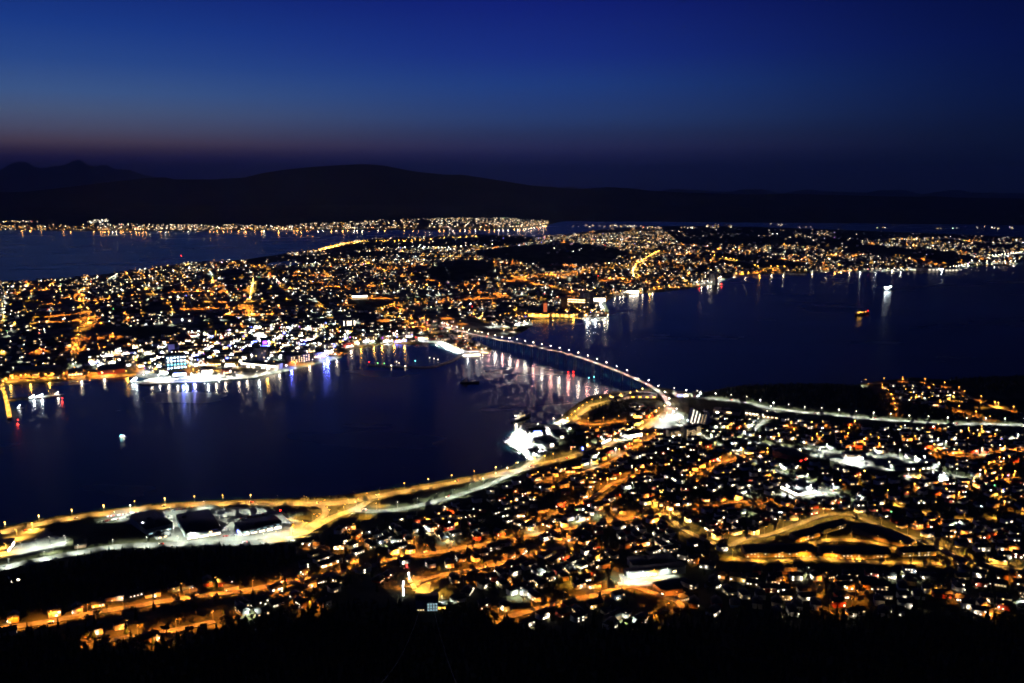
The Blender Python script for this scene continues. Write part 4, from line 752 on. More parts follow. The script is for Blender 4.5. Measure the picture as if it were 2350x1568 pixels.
# jitter-free thinning so that houses do not overlap
cell = set(); kk = []
for i in range(len(X)):
    c_ = (int(X[i] // 21), int(Y[i] // 19))
    if c_ not in cell: cell.add(c_); kk.append(i)
X, Y, Z, U, V = [a[kk] for a in (X, Y, Z, U, V)]
print('island houses', len(X))
dist = np.hypot(X, Y)
for lo, hi, b_, kw in ((0, 2800, .8, 1.3), (2800, 3800, .95, 1.15), (3800, 5000, 1.15, 1.1), (5000, 9000, 1.4, 1.1)):
    s_ = (dist >= lo) & (dist < hi); many_houses(X[s_], Y[s_], Z[s_], arot + NP.uniform(-.4, .4, s_.sum()), kwin=kw, big=b_)
# far shore town
def strip(pts_top, pts_bot, n, big, kw=2.0, mix=(.05, .3, .22, .2, .2, .02, 0, 0, .004, .002)):
    u = NP.uniform(pts_top[0][0], pts_top[-1][0], n); a = np.interp(u, *zip(*pts_top)); b_ = np.interp(u, *zip(*pts_bot)); v = a + (b_ - a) * NP.random(n)
    p = ground(u, v); keep = (p[:, 2] > 1)
    p = p[keep]; many_houses(p[:, 0], p[:, 1], p[:, 2], NP.uniform(-.4, .4, len(p)), 1.2, kw, mix, big); return p
s1 = strip([(230, 514), (340, 514), (500, 516), (690, 516)], [(230, 528), (690, 527)], 420, 2.3, 1.6)
s2 = strip([(0, 516), (230, 516)], [(0, 528), (230, 528)], 120, 2.2, mix=(.1, .3, .1, .05, .4, .02, 0, 0, 0, 0))
s3 = strip([(690, 514), (790, 510), (880, 504), (960, 502)], [(690, 526), (960, 523)], 300, 2.0, 1.6)
s4 = strip([(985, 500), (1100, 500), (1200, 502), (1258, 507)], [(985, 523), (1200, 521), (1258, 513)], 420, 2.0, 1.6)
s5 = strip([(0, 508), (90, 506)], [(0, 512), (90, 510)], 20, 2.2)
s6 = strip([(200, 506), (250, 504)], [(200, 512), (250, 511)], 45, 2.6, mix=(0, .1, .3, .5, 0, .1, 0, 0, 0, 0))
strip([(960, 502), (1190, 500)], [(960, 504), (1190, 503)], 50, 1.8)
for a, b_, v0, v1, n in ((1300, 1390, 560 - 42, 522, 12), (1400, 1460, 517, 521, 40), (1470, 1520, 519, 524, 14), (1560, 1600, 521, 524, 16), (1615, 1650, 516, 523, 26), (1655, 1680, 517, 522, 8), (1760, 1800, 514, 519, 6), (1830, 1870, 521, 523, 8), (2010, 2032, 522, 524, 7), (2150, 2165, 523, 525, 9), (2180, 2200, 523, 525, 10), (2240, 2262, 521, 525, 12), (2275, 2292, 522, 526, 12), (2315, 2325, 521, 524, 6), (1825, 1850, 538, 542, 10), (1870, 1900, 532, 540, 16), (1340, 1360, 517, 520, 6)):
    u = NP.uniform(a, b_, n); v = NP.uniform(v0, v1, n); p = ground(u, v); p[:, 2] = np.maximum(p[:, 2], 1); many_houses(p[:, 0], p[:, 1], p[:, 2], NP.uniform(-.3, .3, n), 1.2, 1.6, big=1.9)
tag(far.build('distant_houses', FM), 'thousands of small lit houses covering the island, the far shore and the upper valley', 'houses', kind='stuff')

# ------------------------------------------------------------------ lamps of the island and the far shore
def sd2(P_, x, y): return sdist(P_, np.array([x]), np.array([y]))[0]
L2 = []
def street_family(direction, across, along, umin, umax, ph):
    dx, dy = direction; nx, ny = -dy, dx; s_ = np.arange(-5000, 6500, along); t_ = np.arange(-6000, 9000, across)
    S, T = np.meshgrid(s_, t_); S = S.ravel() + NP.uniform(-4, 4, S.size); T = T.ravel(); T = T + 18 * np.sin(S * .006 + ph)
    x = S * dx + T * nx; y = 2500 + S * dy + T * ny
    k = inside(ISL, x, y) & litmask(x, y); x, y = x[k], y[k]; z = H(x, y); u, v = proj(x, y, z)
    k = (u > umin) & (u < umax) & (u > -30) & (u < 2380) & (sdist(ISL, x, y) > 10); return x[k], y[k], z[k]
for dr, um, ux in ((tuple(adir), -50, 1150), ((math.cos(.62), math.sin(.62)), 1150, 2400)):
    for across, along, ph, dd in ((105, 42, 0, dr), (230, 42, 1, (-dr[1], dr[0]))):
        x, y, z = street_family(dd, across, along, um, ux, ph)
        pk = NP.random(len(x)) < np.clip(1.1 - np.hypot(x, y) / 7500, .25, .9)
        for a, b_, c_ in zip(x[pk], y[pk], z[pk]):
            q_ = wob(a * 1.1 + 300, b_ * 1.1); L2.append([a, b_, c_, ('o' if q_ > .12 else 'y' if q_ > -.1 else RD.choice(['w', 'y', 'w', 'c'])), 0, 0])
ISTREETS = [('O', 26, [(1455, 640), (1452, 625), (1460, 610), (1480, 598), (1495, 588), (1512, 580)]), ('O', 30, [(574, 692), (577, 670), (580, 652), (582, 645)]), ('y', 30, [(868, 714), (900, 704), (940, 696), (985, 690)]), ('y', 30, [(1330, 624), (1380, 618), (1450, 611)]), ('o', 26, [(1180, 636), (1250, 633), (1330, 624)]), ('O', 34, [(1630, 588), (1680, 598), (1740, 615), (1800, 616)]), ('y', 30, [(880, 720), (905, 728), (930, 738)]), ('w', 24, [(1000, 745), (960, 738), (900, 735)]),
            ('y', 22, [(845, 779), (880, 781), (910, 780), (930, 783)]), ('o', 24, [(0, 872), (60, 869), (130, 866), (200, 864), (290, 861)]), ('y', 40, [(8, 885), (10, 900), (14, 915), (18, 940), (21, 955)]), ('w', 20, [(250, 645), (262, 638), (270, 632)]), ('W', 30, [(330, 872), (360, 872), (395, 876), (430, 874), (480, 870), (540, 864)]), ('W', 26, [(440, 866), (462, 858), (482, 862), (470, 872)]), ('w', 26, [(590, 862), (640, 852), (700, 840), (770, 822)]), ('W', 16, [(1002, 787), (1020, 795), (1035, 802), (1052, 809)]), ('W', 24, [(1060, 810), (1080, 811), (1105, 810)]),
            ('O', 26, [(1206, 726), (1240, 729), (1280, 729), (1316, 730)]), ('W', 26, [(1345, 730), (1370, 731), (1395, 730)]), ('W', 26, [(1360, 688), (1385, 688), (1378, 706), (1385, 714)]), ('W', 30, [(1130, 750), (1160, 752), (1190, 748), (1215, 742)]), ('w', 30, [(1415, 674), (1450, 671), (1490, 669)]), ('y', 30, [(1500, 664), (1560, 658), (1600, 656)]), ('W', 34, [(1600, 652), (1640, 648), (1655, 640)]), ('y', 34, [(1690, 630), (1760, 626), (1850, 623)]), ('w', 34, [(1850, 622), (1940, 622), (2000, 622)]), ('W', 36, [(2020, 621), (2080, 620), (2165, 620), (2220, 611)]), ('W', 40, [(2230, 602), (2280, 604), (2330, 604)]), ('W', 40, [(2270, 590), (2320, 585), (2350, 580)]),
            ('A', 30, [(732, 576), (760, 569), (790, 561), (830, 556), (900, 556), (980, 551), (1060, 546), (1105, 544)]), ('W', 50, [(870, 573), (920, 571), (960, 569), (1010, 571), (1030, 572)]), ('W', 50, [(1045, 569), (1090, 566), (1130, 564)]), ('c', 50, [(1300, 548), (1330, 542)]), ('w', 50, [(1400, 540), (1450, 537), (1500, 540)])]
QUAYL = []
for c_, stp, pts in ISTREETS:
    Q_ = resample(ground([a[0] for a in pts], [a[1] for a in pts]), stp)
    for a in Q_: L2.append([a[0], a[1], float(max(a[2], 2)), c_, 0, 0])
for i, (c_, stp, pts) in enumerate(ISTREETS):
    if c_ in 'OWA' and len(pts) > 2:
        Q_ = smooth(resample(ground([a[0] for a in pts], [a[1] for a in pts]), 15), 3)
        if len(Q_) > 3: mb = MB(); ribbon(mb, Q_, 34 if c_ == 'A' else 12, .5 + .02 * i); tag(mb.build('road', [M['pave']]), kind='structure')
print('island lamps', len(L2), 'mainland rest', len(rest))
lamp_mass('distant_street_lamps', rest + L2, 'hundreds of orange and white street lamps across the island town')
for x, y, z, k in SPOTS: light_obj(SPOT[k], (x, y, z))
for x, y, z, k in SP2: light_obj(PT[k], (x, y, z))
# lights standing right on the water's edge (they streak in the water)
def shore(pts, step, kinds, back=8, hz=7):
    Q_ = resample(np.array([atz(a, b_, 2.5) for a, b_ in pts]), step)
    for a in Q_: light_obj(PT[RD.choice(kinds)], (a[0] + RD.uniform(-.25, .25) * step, a[1] + back, hz * RD.uniform(.8, 1.6)))
shore([(10, 877), (130, 873), (280, 861)], 42, 'oow'); shore([(345, 876), (398, 881), (483, 875), (587, 866)], 20, 'wwwc'); shore([(412, 878), (440, 876)], 18, 'b'); shore([(600, 862), (690, 840), (770, 820)], 46, 'wwob'); shore([(748, 824), (752, 823)], 5, 'b')
shore([(810, 799), (860, 790), (930, 788)], 26, 'oowo'); shore([(1072, 810), (1095, 810)], 17, 'cc', 3); shore([(1205, 728), (1316, 728)], 22, 'o'); shore([(1345, 732), (1396, 730)], 14, 'wcw'); shore([(1412, 679), (1500, 670)], 26, 'wwo'); shore([(1605, 657), (1655, 648)], 30, 'wwr'); shore([(1690, 631), (1938, 622)], 60, 'wwoow'); shore([(1950, 622), (2165, 621)], 60, 'wwc'); shore([(2270, 607), (2330, 607)], 30, 'wc')
shore([(0, 525), (230, 529)], 110, 'K', 20, 12); shore([(230, 529), (690, 527)], 34, 'KKKKL', 20, 12); shore([(690, 527), (1190, 524)], 48, 'LKLK', 20, 12); shore([(1190, 524), (1255, 516)], 50, 'KL', 20, 12)
hz = MB(); hz.boxes([(0, 20000)], -60, 90000, 52000, 1400, 0); hz.quads([[(-45000, 46000, -60), (45000, 46000, -60), (45000, -6000, -60), (-45000, -6000, -60)]])
ho = hz.build('haze', []); hm = bpy.data.materials.new('haze_air'); hm.use_nodes = True; n = hm.node_tree.nodes; n.clear(); o = n.new('ShaderNodeOutputMaterial'); pv = n.new('ShaderNodeVolumePrincipled')
hm.cycles.volume_sampling = 'DISTANCE'; hm.cycles.homogeneous_volume = True; pv.inputs['Density'].default_value = 2.9e-5; pv.inputs['Color'].default_value = (.48, .64, 1, 1); hm.node_tree.links.new(pv.outputs[0], o.inputs['Volume']); ho.data.materials.append(hm); tag(ho, 'thin night haze', kind='stuff')
# ------------------------------------------------------------------ trees
def leafy(seed, n=55, hgt=9.0, rad=3.2, lim=5):
    r_ = random.Random(seed); tk = MB(); tk.tube([(0, 0, -.5), (.1, 0, hgt * .3), (0, .15, hgt * .75)], [.28, .2, .07], 5)
    for k in range(lim):
        a = r_.uniform(0, 6.28); tk.tube([(0, 0, hgt * r_.uniform(.25, .5)), (math.cos(a) * rad * .7, math.sin(a) * rad * .7, hgt * r_.uniform(.55, .8))], [.1, .03], 4)
    cr_ = MB(); Q = []
    cl = [(r_.gauss(0, rad * .38), r_.gauss(0, rad * .38), hgt * r_.uniform(.4, .92), r_.uniform(.5, 1.1)) for _ in range(9)]
    for k in range(n):
        cx, cy_, cz, cs_ = r_.choice(cl); p = Vector((cx + r_.gauss(0, .7) * cs_, cy_ + r_.gauss(0, .7) * cs_, cz + r_.gauss(0, .6) * cs_))
        a = Vector((r_.gauss(0, 1), r_.gauss(0, 1), r_.gauss(0, 1))).normalized(); b_ = a.orthogonal().normalized() * r_.uniform(.5, .95); a = a * r_.uniform(.5, .95)
        Q.append([p - a, p + b_ * .8, p + a, p - b_])
    cr_.quads([[tuple(x) for x in q_] for q_ in Q]); return tk, cr_
def conifer(seed, hgt=11.0, rad=2.3):
    r_ = random.Random(seed); tk = MB(); tk.tube([(0, 0, -.5), (0, 0, hgt * .9)], [.22, .05], 5); cr_ = MB()
    for k in range(6):
        z0 = hgt * (.12 + .14 * k); rr_ = rad * (1 - k / 6.6); n = 7
        V = [(math.cos(6.283 * j / n + k) * rr_ * r_.uniform(.65, 1.15), math.sin(6.283 * j / n + k) * rr_ * r_.uniform(.65, 1.15), z0 + r_.uniform(-.3, .3)) for j in range(n)] + [(0, 0, z0 + hgt * .26)]
        cr_.faces(V, [(j, (j + 1) % n, n) for j in range(n)])
    return tk, cr_
TMP = [leafy(s_) for s_ in range(4)] + [leafy(9, 45, 6.5, 2.8)] + [conifer(s_) for s_ in range(3)]
TME = [(a.mesh('trunk', [M['bark']]), b_.mesh('crown', [M['leaf' if i < 5 else 'conifer']])) for i, (a, b_) in enumerate(TMP)]
TX, TY, TZ = gx_t, gy_t, gz_t
o_ = np.argsort(np.hypot(TX, TY)); TX, TY, TZ = TX[o_], TY[o_], TZ[o_]
jx, jy = NP.uniform(-5, 5, len(TX)), NP.uniform(-5, 5, len(TX)); TX, TY = TX + jx, TY + jy; TZ = H(TX, TY)
k = roaddist(TX, TY) > 3; TX, TY, TZ = TX[k], TY[k], TZ[k]
NTREE = 270; inf = []
for k in range(NTREE):
    nm, dd, sd_ = roadside(TX[k], TY[k]); inf.append((u_of(TX[k], TY[k], TZ[k]), k, nm, sd_))
cnt = {}
for u, k, nm, sd_ in sorted(inf):
    i = cnt.get((nm, sd_), 0); cnt[(nm, sd_)] = i + 1; ti = RD.randrange(8); sc_ = RD.uniform(.7, 1.25)
    t = thing('tree' if ti < 5 else 'spruce', f'dark {["leafy", "bushy"][ti == 4] if ti < 5 else "pointed"} tree, {nth(i)} tree from left {sd_} the {nm}', 'tree', (TX[k], TY[k], TZ[k]), RD.uniform(0, 6.28), 'trees among the houses of the slope')
    t.scale = (sc_, sc_, sc_ * RD.uniform(.85, 1.2)); link('trunk', TME[ti][0], t); link('crown', TME[ti][1], t)
us_, vs_ = [690, 712, 726, 741, 760, 777, 792, 806, 852, 868, 905, 938, 962, 1138, 1152, 1165, 1232, 1242], [1147, 1147, 1148, 1146, 1146, 1144, 1141, 1139, 1131, 1131, 1126, 1120, 1117, 1081, 1077, 1074, 1052, 1049]
for i, p in enumerate(ground(us_, vs_)):
    t = thing('tree', f'bushy tree on the sea side of the shore highway, {nth(i)} bush from the left', 'tree', (p[0], p[1], max(p[2], 1.5)), RD.uniform(0, 6), 'bushes between the shore highway and the sea'); sc_ = RD.uniform(.6, .9); t.scale = (sc_,) * 3; link('trunk', TME[4][0], t); link('crown', TME[4][1], t)
def forest(name, x, y, label, kinds, smin, smax, seed):
    z = H(x, y); mb = MB(); q_ = np.random.default_rng(seed); kk = q_.choice(kinds, len(x))
    for t_ in kinds:
        s_ = kk == t_
        if not s_.any(): continue
        n = s_.sum(); sc_ = q_.uniform(smin, smax, n); ro = q_.uniform(0, 6.28, n); cs, sn = np.cos(ro) * sc_, np.sin(ro) * sc_
        for part, mi in ((0, 0), (1, 1 if t_ < 5 else 2)):
            src = TMP[t_][part]; V = np.concatenate(src.v); m_ = len(V)
            O = np.stack([x[s_][:, None] + V[None, :, 0] * cs[:, None] - V[None, :, 1] * sn[:, None], y[s_][:, None] + V[None, :, 0] * sn[:, None] + V[None, :, 1] * cs[:, None], z[s_][:, None] + V[None, :, 2] * sc_[:, None]], -1)
            mb.v.append(O.reshape(-1, 3)); off = (np.arange(n) * m_ + mb.n)[:, None, None]
            for f in src.f: ff = (off + f[None]).reshape(-1, f.shape[1]); mb.f.append(ff); mb.m.append(np.zeros(len(ff), int) + mi)
            mb.n += n * m_
    tag(mb.build(name, [M['bark'], M['leaf'], M['conifer']]), label, 'trees', kind='stuff')
forest('garden_trees', TX[NTREE:], TY[NTREE:], 'hundreds of dark trees between the valley houses farther away', [0, 1, 2, 3, 4, 5, 6], .6, 1.15, 3)
X, Y = np.meshgrid(np.arange(-640, 900, 7.6), np.arange(425, 1100, 7.6)); X = X.ravel() + NP.uniform(-3, 3, X.size); Y = Y.ravel() + NP.uniform(-3, 3, Y.size); u, v = proj(X, Y, H(X, Y))
k = (u > -60) & (u < 2420) & ((v > 1395) | inside(np.array([(-60, 1338), (60, 1318), (250, 1275), (600, 1262), (690, 1262), (690, 1290), (590, 1335), (400, 1350), (200, 1395), (-60, 1425)], float), u, v)) & ~((abs(u - 985) < 26) & (v < 1440) & (v > 1385))
for p in RES[:2]: k &= ~inside(p, u, v)
k &= (roaddist(X, Y) > 5) & (np.min(np.hypot(X[:, None] - SPA[None, :, 0], Y[:, None] - SPA[None, :, 1]) - SPA[None, :, 2], axis=1) > 2)
forest('forest', X[k], Y[k], 'dark forest covering the mountainside below the viewer', [0, 1, 3, 5, 6, 7], .7, 1.2, 5)
X, Y = np.meshgrid(np.arange(150, 1500, 10), np.arange(1300, 2000, 10)); X = X.ravel() + NP.uniform(-4, 4, X.size); Y = Y.ravel() + NP.uniform(-4, 4, Y.size); u, v = proj(X, Y, H(X, Y))
k = (inside(np.array([(1620, 908), (1700, 889), (1800, 886), (1960, 888), (2030, 915), (2050, 945), (1900, 942), (1760, 928)], float), u, v) | inside(np.array([(2060, 930), (2180, 945), (2300, 960), (2330, 950), (2400, 905), (2400, 970), (2060, 962)], float), u, v) | inside(np.array([(1352, 944), (1400, 928), (1445, 922), (1440, 950), (1400, 962), (1358, 968)], float), u, v) | inside(np.array([(2170, 873), (2400, 866), (2400, 905), (2260, 905)], float), u, v)) & (roaddist(X, Y) > 6) & (sdist(MAIN, X, Y) > 6)
forest('wood', X[k], Y[k], 'dark woods on the low headland beyond the highway', [0, 1, 3, 5, 6], .7, 1.15, 6)

drape('lake', [(588, 611), (640, 611), (690, 606), (697, 602), (660, 600), (620, 604)], M['water'], 1.2, 12)
# ------------------------------------------------------------------ cable car cables, mast, crane, light pillars
stn = G(980, 1378)
for lb, a, mid, b_ in (('thin steel cable rising from the valley station, curving to the left', (971, 1372, 58), None, [(-62, 400, 175.5), (-50, 260, 262), (-40, 120, 340)]), ('thin steel cable rising from the valley station, curving to the right', (990, 1372, 58), None, [(-30.5, 400, 175.5), (-14, 260, 262), (-2, 120, 340)])):
    p0 = atz(*a); K0 = np.array([p0] + b_); tt = np.linspace(0, 1, 40); ys = p0[1] + (b_[-1][1] - p0[1]) * tt
    cx = np.polyfit(K0[:, 1], K0[:, 0], 2); cz = np.polyfit(K0[:, 1], K0[:, 2], 2); C_ = np.stack([np.polyval(cx, ys), ys, np.polyval(cz, ys)], -1)
    mb = MB(); mb.tube(C_, .07, 5); o = mb.build('cable', [mat('cable_steel', (.5, .5, .5), .4, .05, 1, .2)]); tag(o, lb, 'cable', 'the two cable car cables')
p = G(417, 604); t = thing('radio_mast', 'tall lattice radio mast with a red light on the island ridge', 'mast', tuple(p)); mb = MB()
for dx, dy in ((-2, -1.2), (2, -1.2), (0, 2)): mb.tube([(dx, dy, 0), (dx * .2, dy * .2, 40)], .3, 4)
for z in range(0, 40, 5): f = 1 - z / 40 * .8; mb.tube([(-2 * f, -1.2 * f, z), (2 * f, -1.2 * f, z + 5), (0, 2 * f, z), (-2 * f, -1.2 * f, z + 5)], .15, 4)
mb.build('lattice', [M['steel']], t); mb = MB(); mb.boxes([(0, 0)], 39.5, 3.4, 3.4, 3, 0); mb.build('warning_light', [EM['red']], t)
p = G(672, 1207); t = thing('crane', 'yellow crane with leaning boom and red top light by the warehouse yard', 'crane', tuple(p)); mb = MB(); mb.boxes([(0, 0)], 0, 3, 6, 2.2, .3); mb.boxes([(.5, 0)], 2.2, 2.2, 2.4, 1.8, .3); mb.build('carriage', [WALLS['ochre']], t)
mb = MB()
for q_ in (-.6, .6): mb.tube([(q_, 0, 2.5), (-15 + q_ * .3, 2, 19)], .16, 4)
for k in range(12): a = k / 12; mb.tube([(-.6 - 15 * a, 2 * a, 2.5 + 16.5 * a), (.6 - 15 * (a + .08), 2 * a, 2.5 + 16.5 * (a + .08))], .09, 4)
mb.build('boom', [WALLS['ochre']], t); mb = MB(); mb.boxes([(-15, 2)], 19, 1.3, 1.3, .8, 0); mb.build('top_light', [EM['red']], t)
for i, (u, v, c_) in enumerate([(934, 1304, 'red'), (938, 1322, 'cool'), (939, 1332, 'cool'), (926, 1342, 'cool'), (925, 1351, 'cool'), (926, 1360, 'cool'), (926, 1369, 'cool')]):  # red one stands in for a roadside red light, given a pillar shape
    p = G(u, v); t = thing('light_pillar', f'{"red" if c_ == "red" else "cool white"} glowing light pillar, {nth(i)} from the top beside the cable car plaza', 'light pillar', tuple(p), 0, 'light pillars beside the cable car plaza')
    mb = MB(); mb.tube([(0, 0, -.3), (0, 0, .8)], .5, 8); mb.build('base', [M['steel']], t); mb = MB(); mb.tube([(0, 0, .8), (0, 0, 3.4)], .38, 8); mb.boxes([(0, 0)], 3.4, .8, .8, .15, 0); mb.build('glass', [EM[c_]], t); light_obj(PT['porch'], (0, -1, 2.5), t)

# ------------------------------------------------------------------ jetties, far bridge
def jetty(label, pts, wd, name='jetty'):
    P_ = resample(np.array([atz(a, b_, 2.2) for a, b_ in pts]), 12); mb = MB(); ribbon(mb, P_, wd, 0, zs=P_[:, 2], skirt=4); mb2 = MB(); o = mb.build(name, [M['concrete']]); tag(o, label, name); return P_
jetty('rocky dark breakwater with small lights outside the bridge harbour', [(845, 836), (880, 839), (930, 841), (985, 842), (1003, 839), (1040, 826), (1058, 814)], 7, 'breakwater')
jetty('yellow lit quay running out from the left end of the town', [(0, 884), (8, 900), (14, 918), (19, 940), (22, 960)], 8, 'quay')
jetty('dark pier with moored boats left of the town harbour', [(22, 915), (80, 911), (140, 906)], 13, 'pier')
P_ = np.array([atz(1010, 527, 6), atz(1016, 523.5, 22), atz(1022, 521.5, 36), atz(1029, 522.5, 43), atz(1036, 527, 38), atz(1041, 533, 20), atz(1044, 539, 6)]); P_ = smooth(resample(P_, 40), 3)
t = thing('far_bridge', 'small distant arched bridge to the far shore', 'bridge', (0, 0, 0)); mb = MB(); ribbon(mb, P_, 12, 0, zs=P_[:, 2], skirt=2); mb.build('deck', [M['concrete']], t); mb = MB()
for p in P_[1:-1]: mb.tube([(p[0], p[1], -2), (p[0], p[1], p[2] - 1.8)], 1.5, 6)
mb.build('pier', [M['concrete']], t)
for i, p in enumerate(resample(P_, 60)): light_obj(SPOT['p' if i % 2 else 'c'], (p[0], p[1], p[2] + 9))
mb = MB(); Q_ = resample(P_, 60); mb.boxes(Q_[:, :2], Q_[:, 2] + 9, 3, 3, 1.2, 0, 0); mb.build('lamp_row', [emat('pink_lamp', (1, .45, .4), 6)], t)

# ------------------------------------------------------------------ boats
def hull(L_, B, Hh):
    st_ = [(-.5, .8, 0), (-.3, 1, 0), (.1, 1, 0), (.33, .72, .12), (.46, .25, .3), (.5, .03, .4)]; V = []; 
    for x, b_, sh in st_: V += [(x * L_, -b_ * B / 2, Hh * (1 + sh)), (x * L_ * .96, -b_ * B * .36, -.6), (x * L_ * .96, b_ * B * .36, -.6), (x * L_, b_ * B / 2, Hh * (1 + sh))]
    Fc = [(i * 4 + j, i * 4 + j + 1, i * 4 + j + 5, i * 4 + j + 4) for i in range(5) for j in range(3)] + [(i * 4 + 3, i * 4, i * 4 + 4, i * 4 + 7) for i in range(5)] + [(0, 3, 2, 1), (20, 21, 22, 23)]
    mb = MB(); mb.faces(V, Fc); return mb
def boat(u, v, L_, rz, label, em='white', nm='boat', hcol='white', lights=(), cabx=-.2, masts=(), nwin=4, group=None):
    p = atz(u, v, 0); B = L_ * .24 if L_ < 30 else L_ * .17; Hh = max(1.2, L_ * .075)
    t = thing(nm, label, nm.replace('_', ' '), (p[0], p[1], 0), rz, group); hull(L_, B, Hh).build('hull', [WALLS[hcol] if hcol in WALLS else M[hcol]], t)
    mb = MB(); ch_ = max(2.2, L_ * .08); mb.boxes([(cabx * L_, 0)], Hh, L_ * .3, B * .66, ch_, 0); mb.boxes([(cabx * L_ + L_ * .03, 0)], Hh + ch_, L_ * .15, B * .5, ch_ * .8, 0); mb.build('cabin', [WALLS['white']], t)
    for k in range(nwin):
        for sd_ in (-1, 1): w_ = link('window', PANE, t, (cabx * L_ + (k - (nwin - 1) / 2) * L_ * .3 / nwin, sd_ * (B * .33 + .06), Hh + ch_ * .55), 0, (L_ * .2 / nwin, .12, ch_ * .4)); slotmat(w_, EM[em])
    mb = MB(); mb.tube([(cabx * L_, 0, Hh + ch_), (cabx * L_, 0, Hh + ch_ + L_ * .2)], [.12 + L_ * .002, .06], 5); mb.build('mast', [M['metal']], t)
    for x, hh in masts: mb = MB(); mb.tube([(x * L_, 0, Hh), (x * L_, 0, hh)], [.5, .2], 6); mb.tube([(x * L_ - 3, 0, hh * .7), (x * L_ + 3, 0, hh * .75)], .2, 4); mb.tube([(x * L_, 0, hh * .95), (x * L_ + 9, 0, Hh)], .1, 4); mb.build('mast', [M['steel']], t)
    for x, z, c_, s_ in lights:
        mb = MB(); mb.boxes([(x * L_, 0)], z, s_, s_, s_ * .6, 0); mb.build('deck_light', [EM[c_]], t); light_obj(PT[{'red': 'r', 'orange': 'o', 'blue': 'b', 'cool': 'c', 'cyan': 'c', 'green': 'w'}.get(c_, 'w')] if L_ > 15 else PT['porch'], (x * L_, -1.5, z - .6), t) if (nm != 'ship' or x <= -.3) else None
boat(2037, 667, 46, .5, 'brilliantly floodlit white ship alone on the northern sound', 'cool', 'ship', 'white', [(-.3, 12, 'cool', 6), (.1, 10, 'cool', 6), (.35, 14, 'cool', 5), (-.1, 7, 'cool', 5)], nwin=6)
boat(1980, 722, 88, .7, 'cargo ship with orange-red lit deck and white lit stern', 'orange', 'ship', 'red', [(-.38, 9, 'hot', 7), (-.28, 7, 'hot', 6), (0, 7, 'orange', 2.5), (.2, 7, 'orange', 2), (.38, 9, 'red', 1.8)], cabx=-.36)
boat(282, 1004, 13, 0.2, 'small lone boat with a cyan-white light in the near sound', 'cyan', 'boat', 'white', [(-.2, 3.5, 'cyan', 1.8), (.1, 2.5, 'cool', 1.4)])
boat(1078, 879, 42, 0.05, 'dark unlit ship lying in the white streaks beside the bridge', 'dim', 'ship', 'cardark', [], cabx=-.25, nwin=0)
boat(1196, 962, 56, .9, 'grey ship with two tall masts moored at the shipyard', 'dim', 'ship', 'grey', [(-.3, 9, 'hot', 1.6)], cabx=0, masts=((-.1, 26), (.2, 19)))
boat(312, 878, 30, .1, 'white and blue lit ferry at the tip of the outer quay', 'cool', 'ferry', 'white', [(0, 8, 'cool', 4), (-.2, 5, 'cool', 3)], nwin=6)
for i, (u, v, L_, c_, lb) in enumerate([(78, 915, 24, 'cool', 'white lit boat at the dark pier, left one of three'), (97, 913, 30, 'cool', 'brightest white lit boat at the dark pier, middle of three'), (134, 907, 20, 'white', 'white lit boat at the outer tip of the dark pier'), (46, 938, 12, 'cool', 'small boat moored beside the yellow lit quay'), (1348, 737, 28, 'cool', 'leftmost white lit vessel at the northern pier'), (1366, 738, 34, 'cool', 'middle white lit vessel at the northern pier'), (1388, 736, 26, 'hot', 'rightmost white lit vessel at the northern pier'), (2290, 601, 60, 'cool', 'long ship with white lights at the far northern quay'), (1655, 655, 30, 'red', 'vessel with red light at the northern point')]):
    boat(u, v, L_, .15, lb, c_ if c_ != 'red' else 'warm', 'boat', 'white', [(0, 6, c_, max(1.6, L_ * .07))], nwin=4)
for i, (u, v, c_, lb) in enumerate([(1304, 855, 'red', 'left red navigation light on a pile under the bridge'), (1316, 854, 'red', 'right red navigation light on a pile under the bridge'), (1351, 868, 'cyan', 'left cyan navigation light on a pile under the bridge'), (1363, 866, 'cyan', 'right cyan navigation light on a pile under the bridge'), (847, 831, 'red', 'red light beacon at the outer end of the breakwater'), (867, 834, 'green', 'left green light on the breakwater'), (882, 835, 'green', 'right green light on the breakwater'), (898, 840, 'hot', 'first white light on the breakwater from the left'), (930, 841, 'hot', 'second white light on the breakwater from the left'), (910, 831, 'white', 'left mooring light inside the harbour'), (916, 834, 'white', 'right mooring light inside the harbour'), (953, 829, 'cyan', 'cyan mooring light inside the harbour'), (986, 822, 'white', 'left of three white lights near the round pier'), (996, 824, 'white', 'middle of three white lights near the round pier'), (1005, 826, 'white', 'right of three white lights near the round pier'), (143, 915, 'red', 'red beacon off the tip of the dark pier'), (41, 965, 'red', 'red beacon at the end of the yellow lit quay'), (752, 822, 'blue', 'blue beacon at the right end of the town quay')]):
    p = atz(u, v, 3); t = thing('beacon', lb, 'beacon', (p[0], p[1], 0)); mb = MB(); mb.tube([(0, 0, -2), (0, 0, 3)], .35, 6); mb.boxes([(0, 0)], 2.2, 2, 2, .3, 0); mb.build('pile', [M['steel']], t); mb = MB(); mb.tube([(0, 0, 3), (0, 0, 4.6)], [.9, .6], 8); mb.boxes([(0, 0)], 4.5, .9, .9, .3, 0); mb.build('lantern', [EM[c_]], t)
    light_obj(PT[{'red': 'r', 'blue': 'b', 'cyan': 'c'}.get(c_, 'w')], (0, -1.4, 3.4), t) if c_ in ('red', 'blue') else None

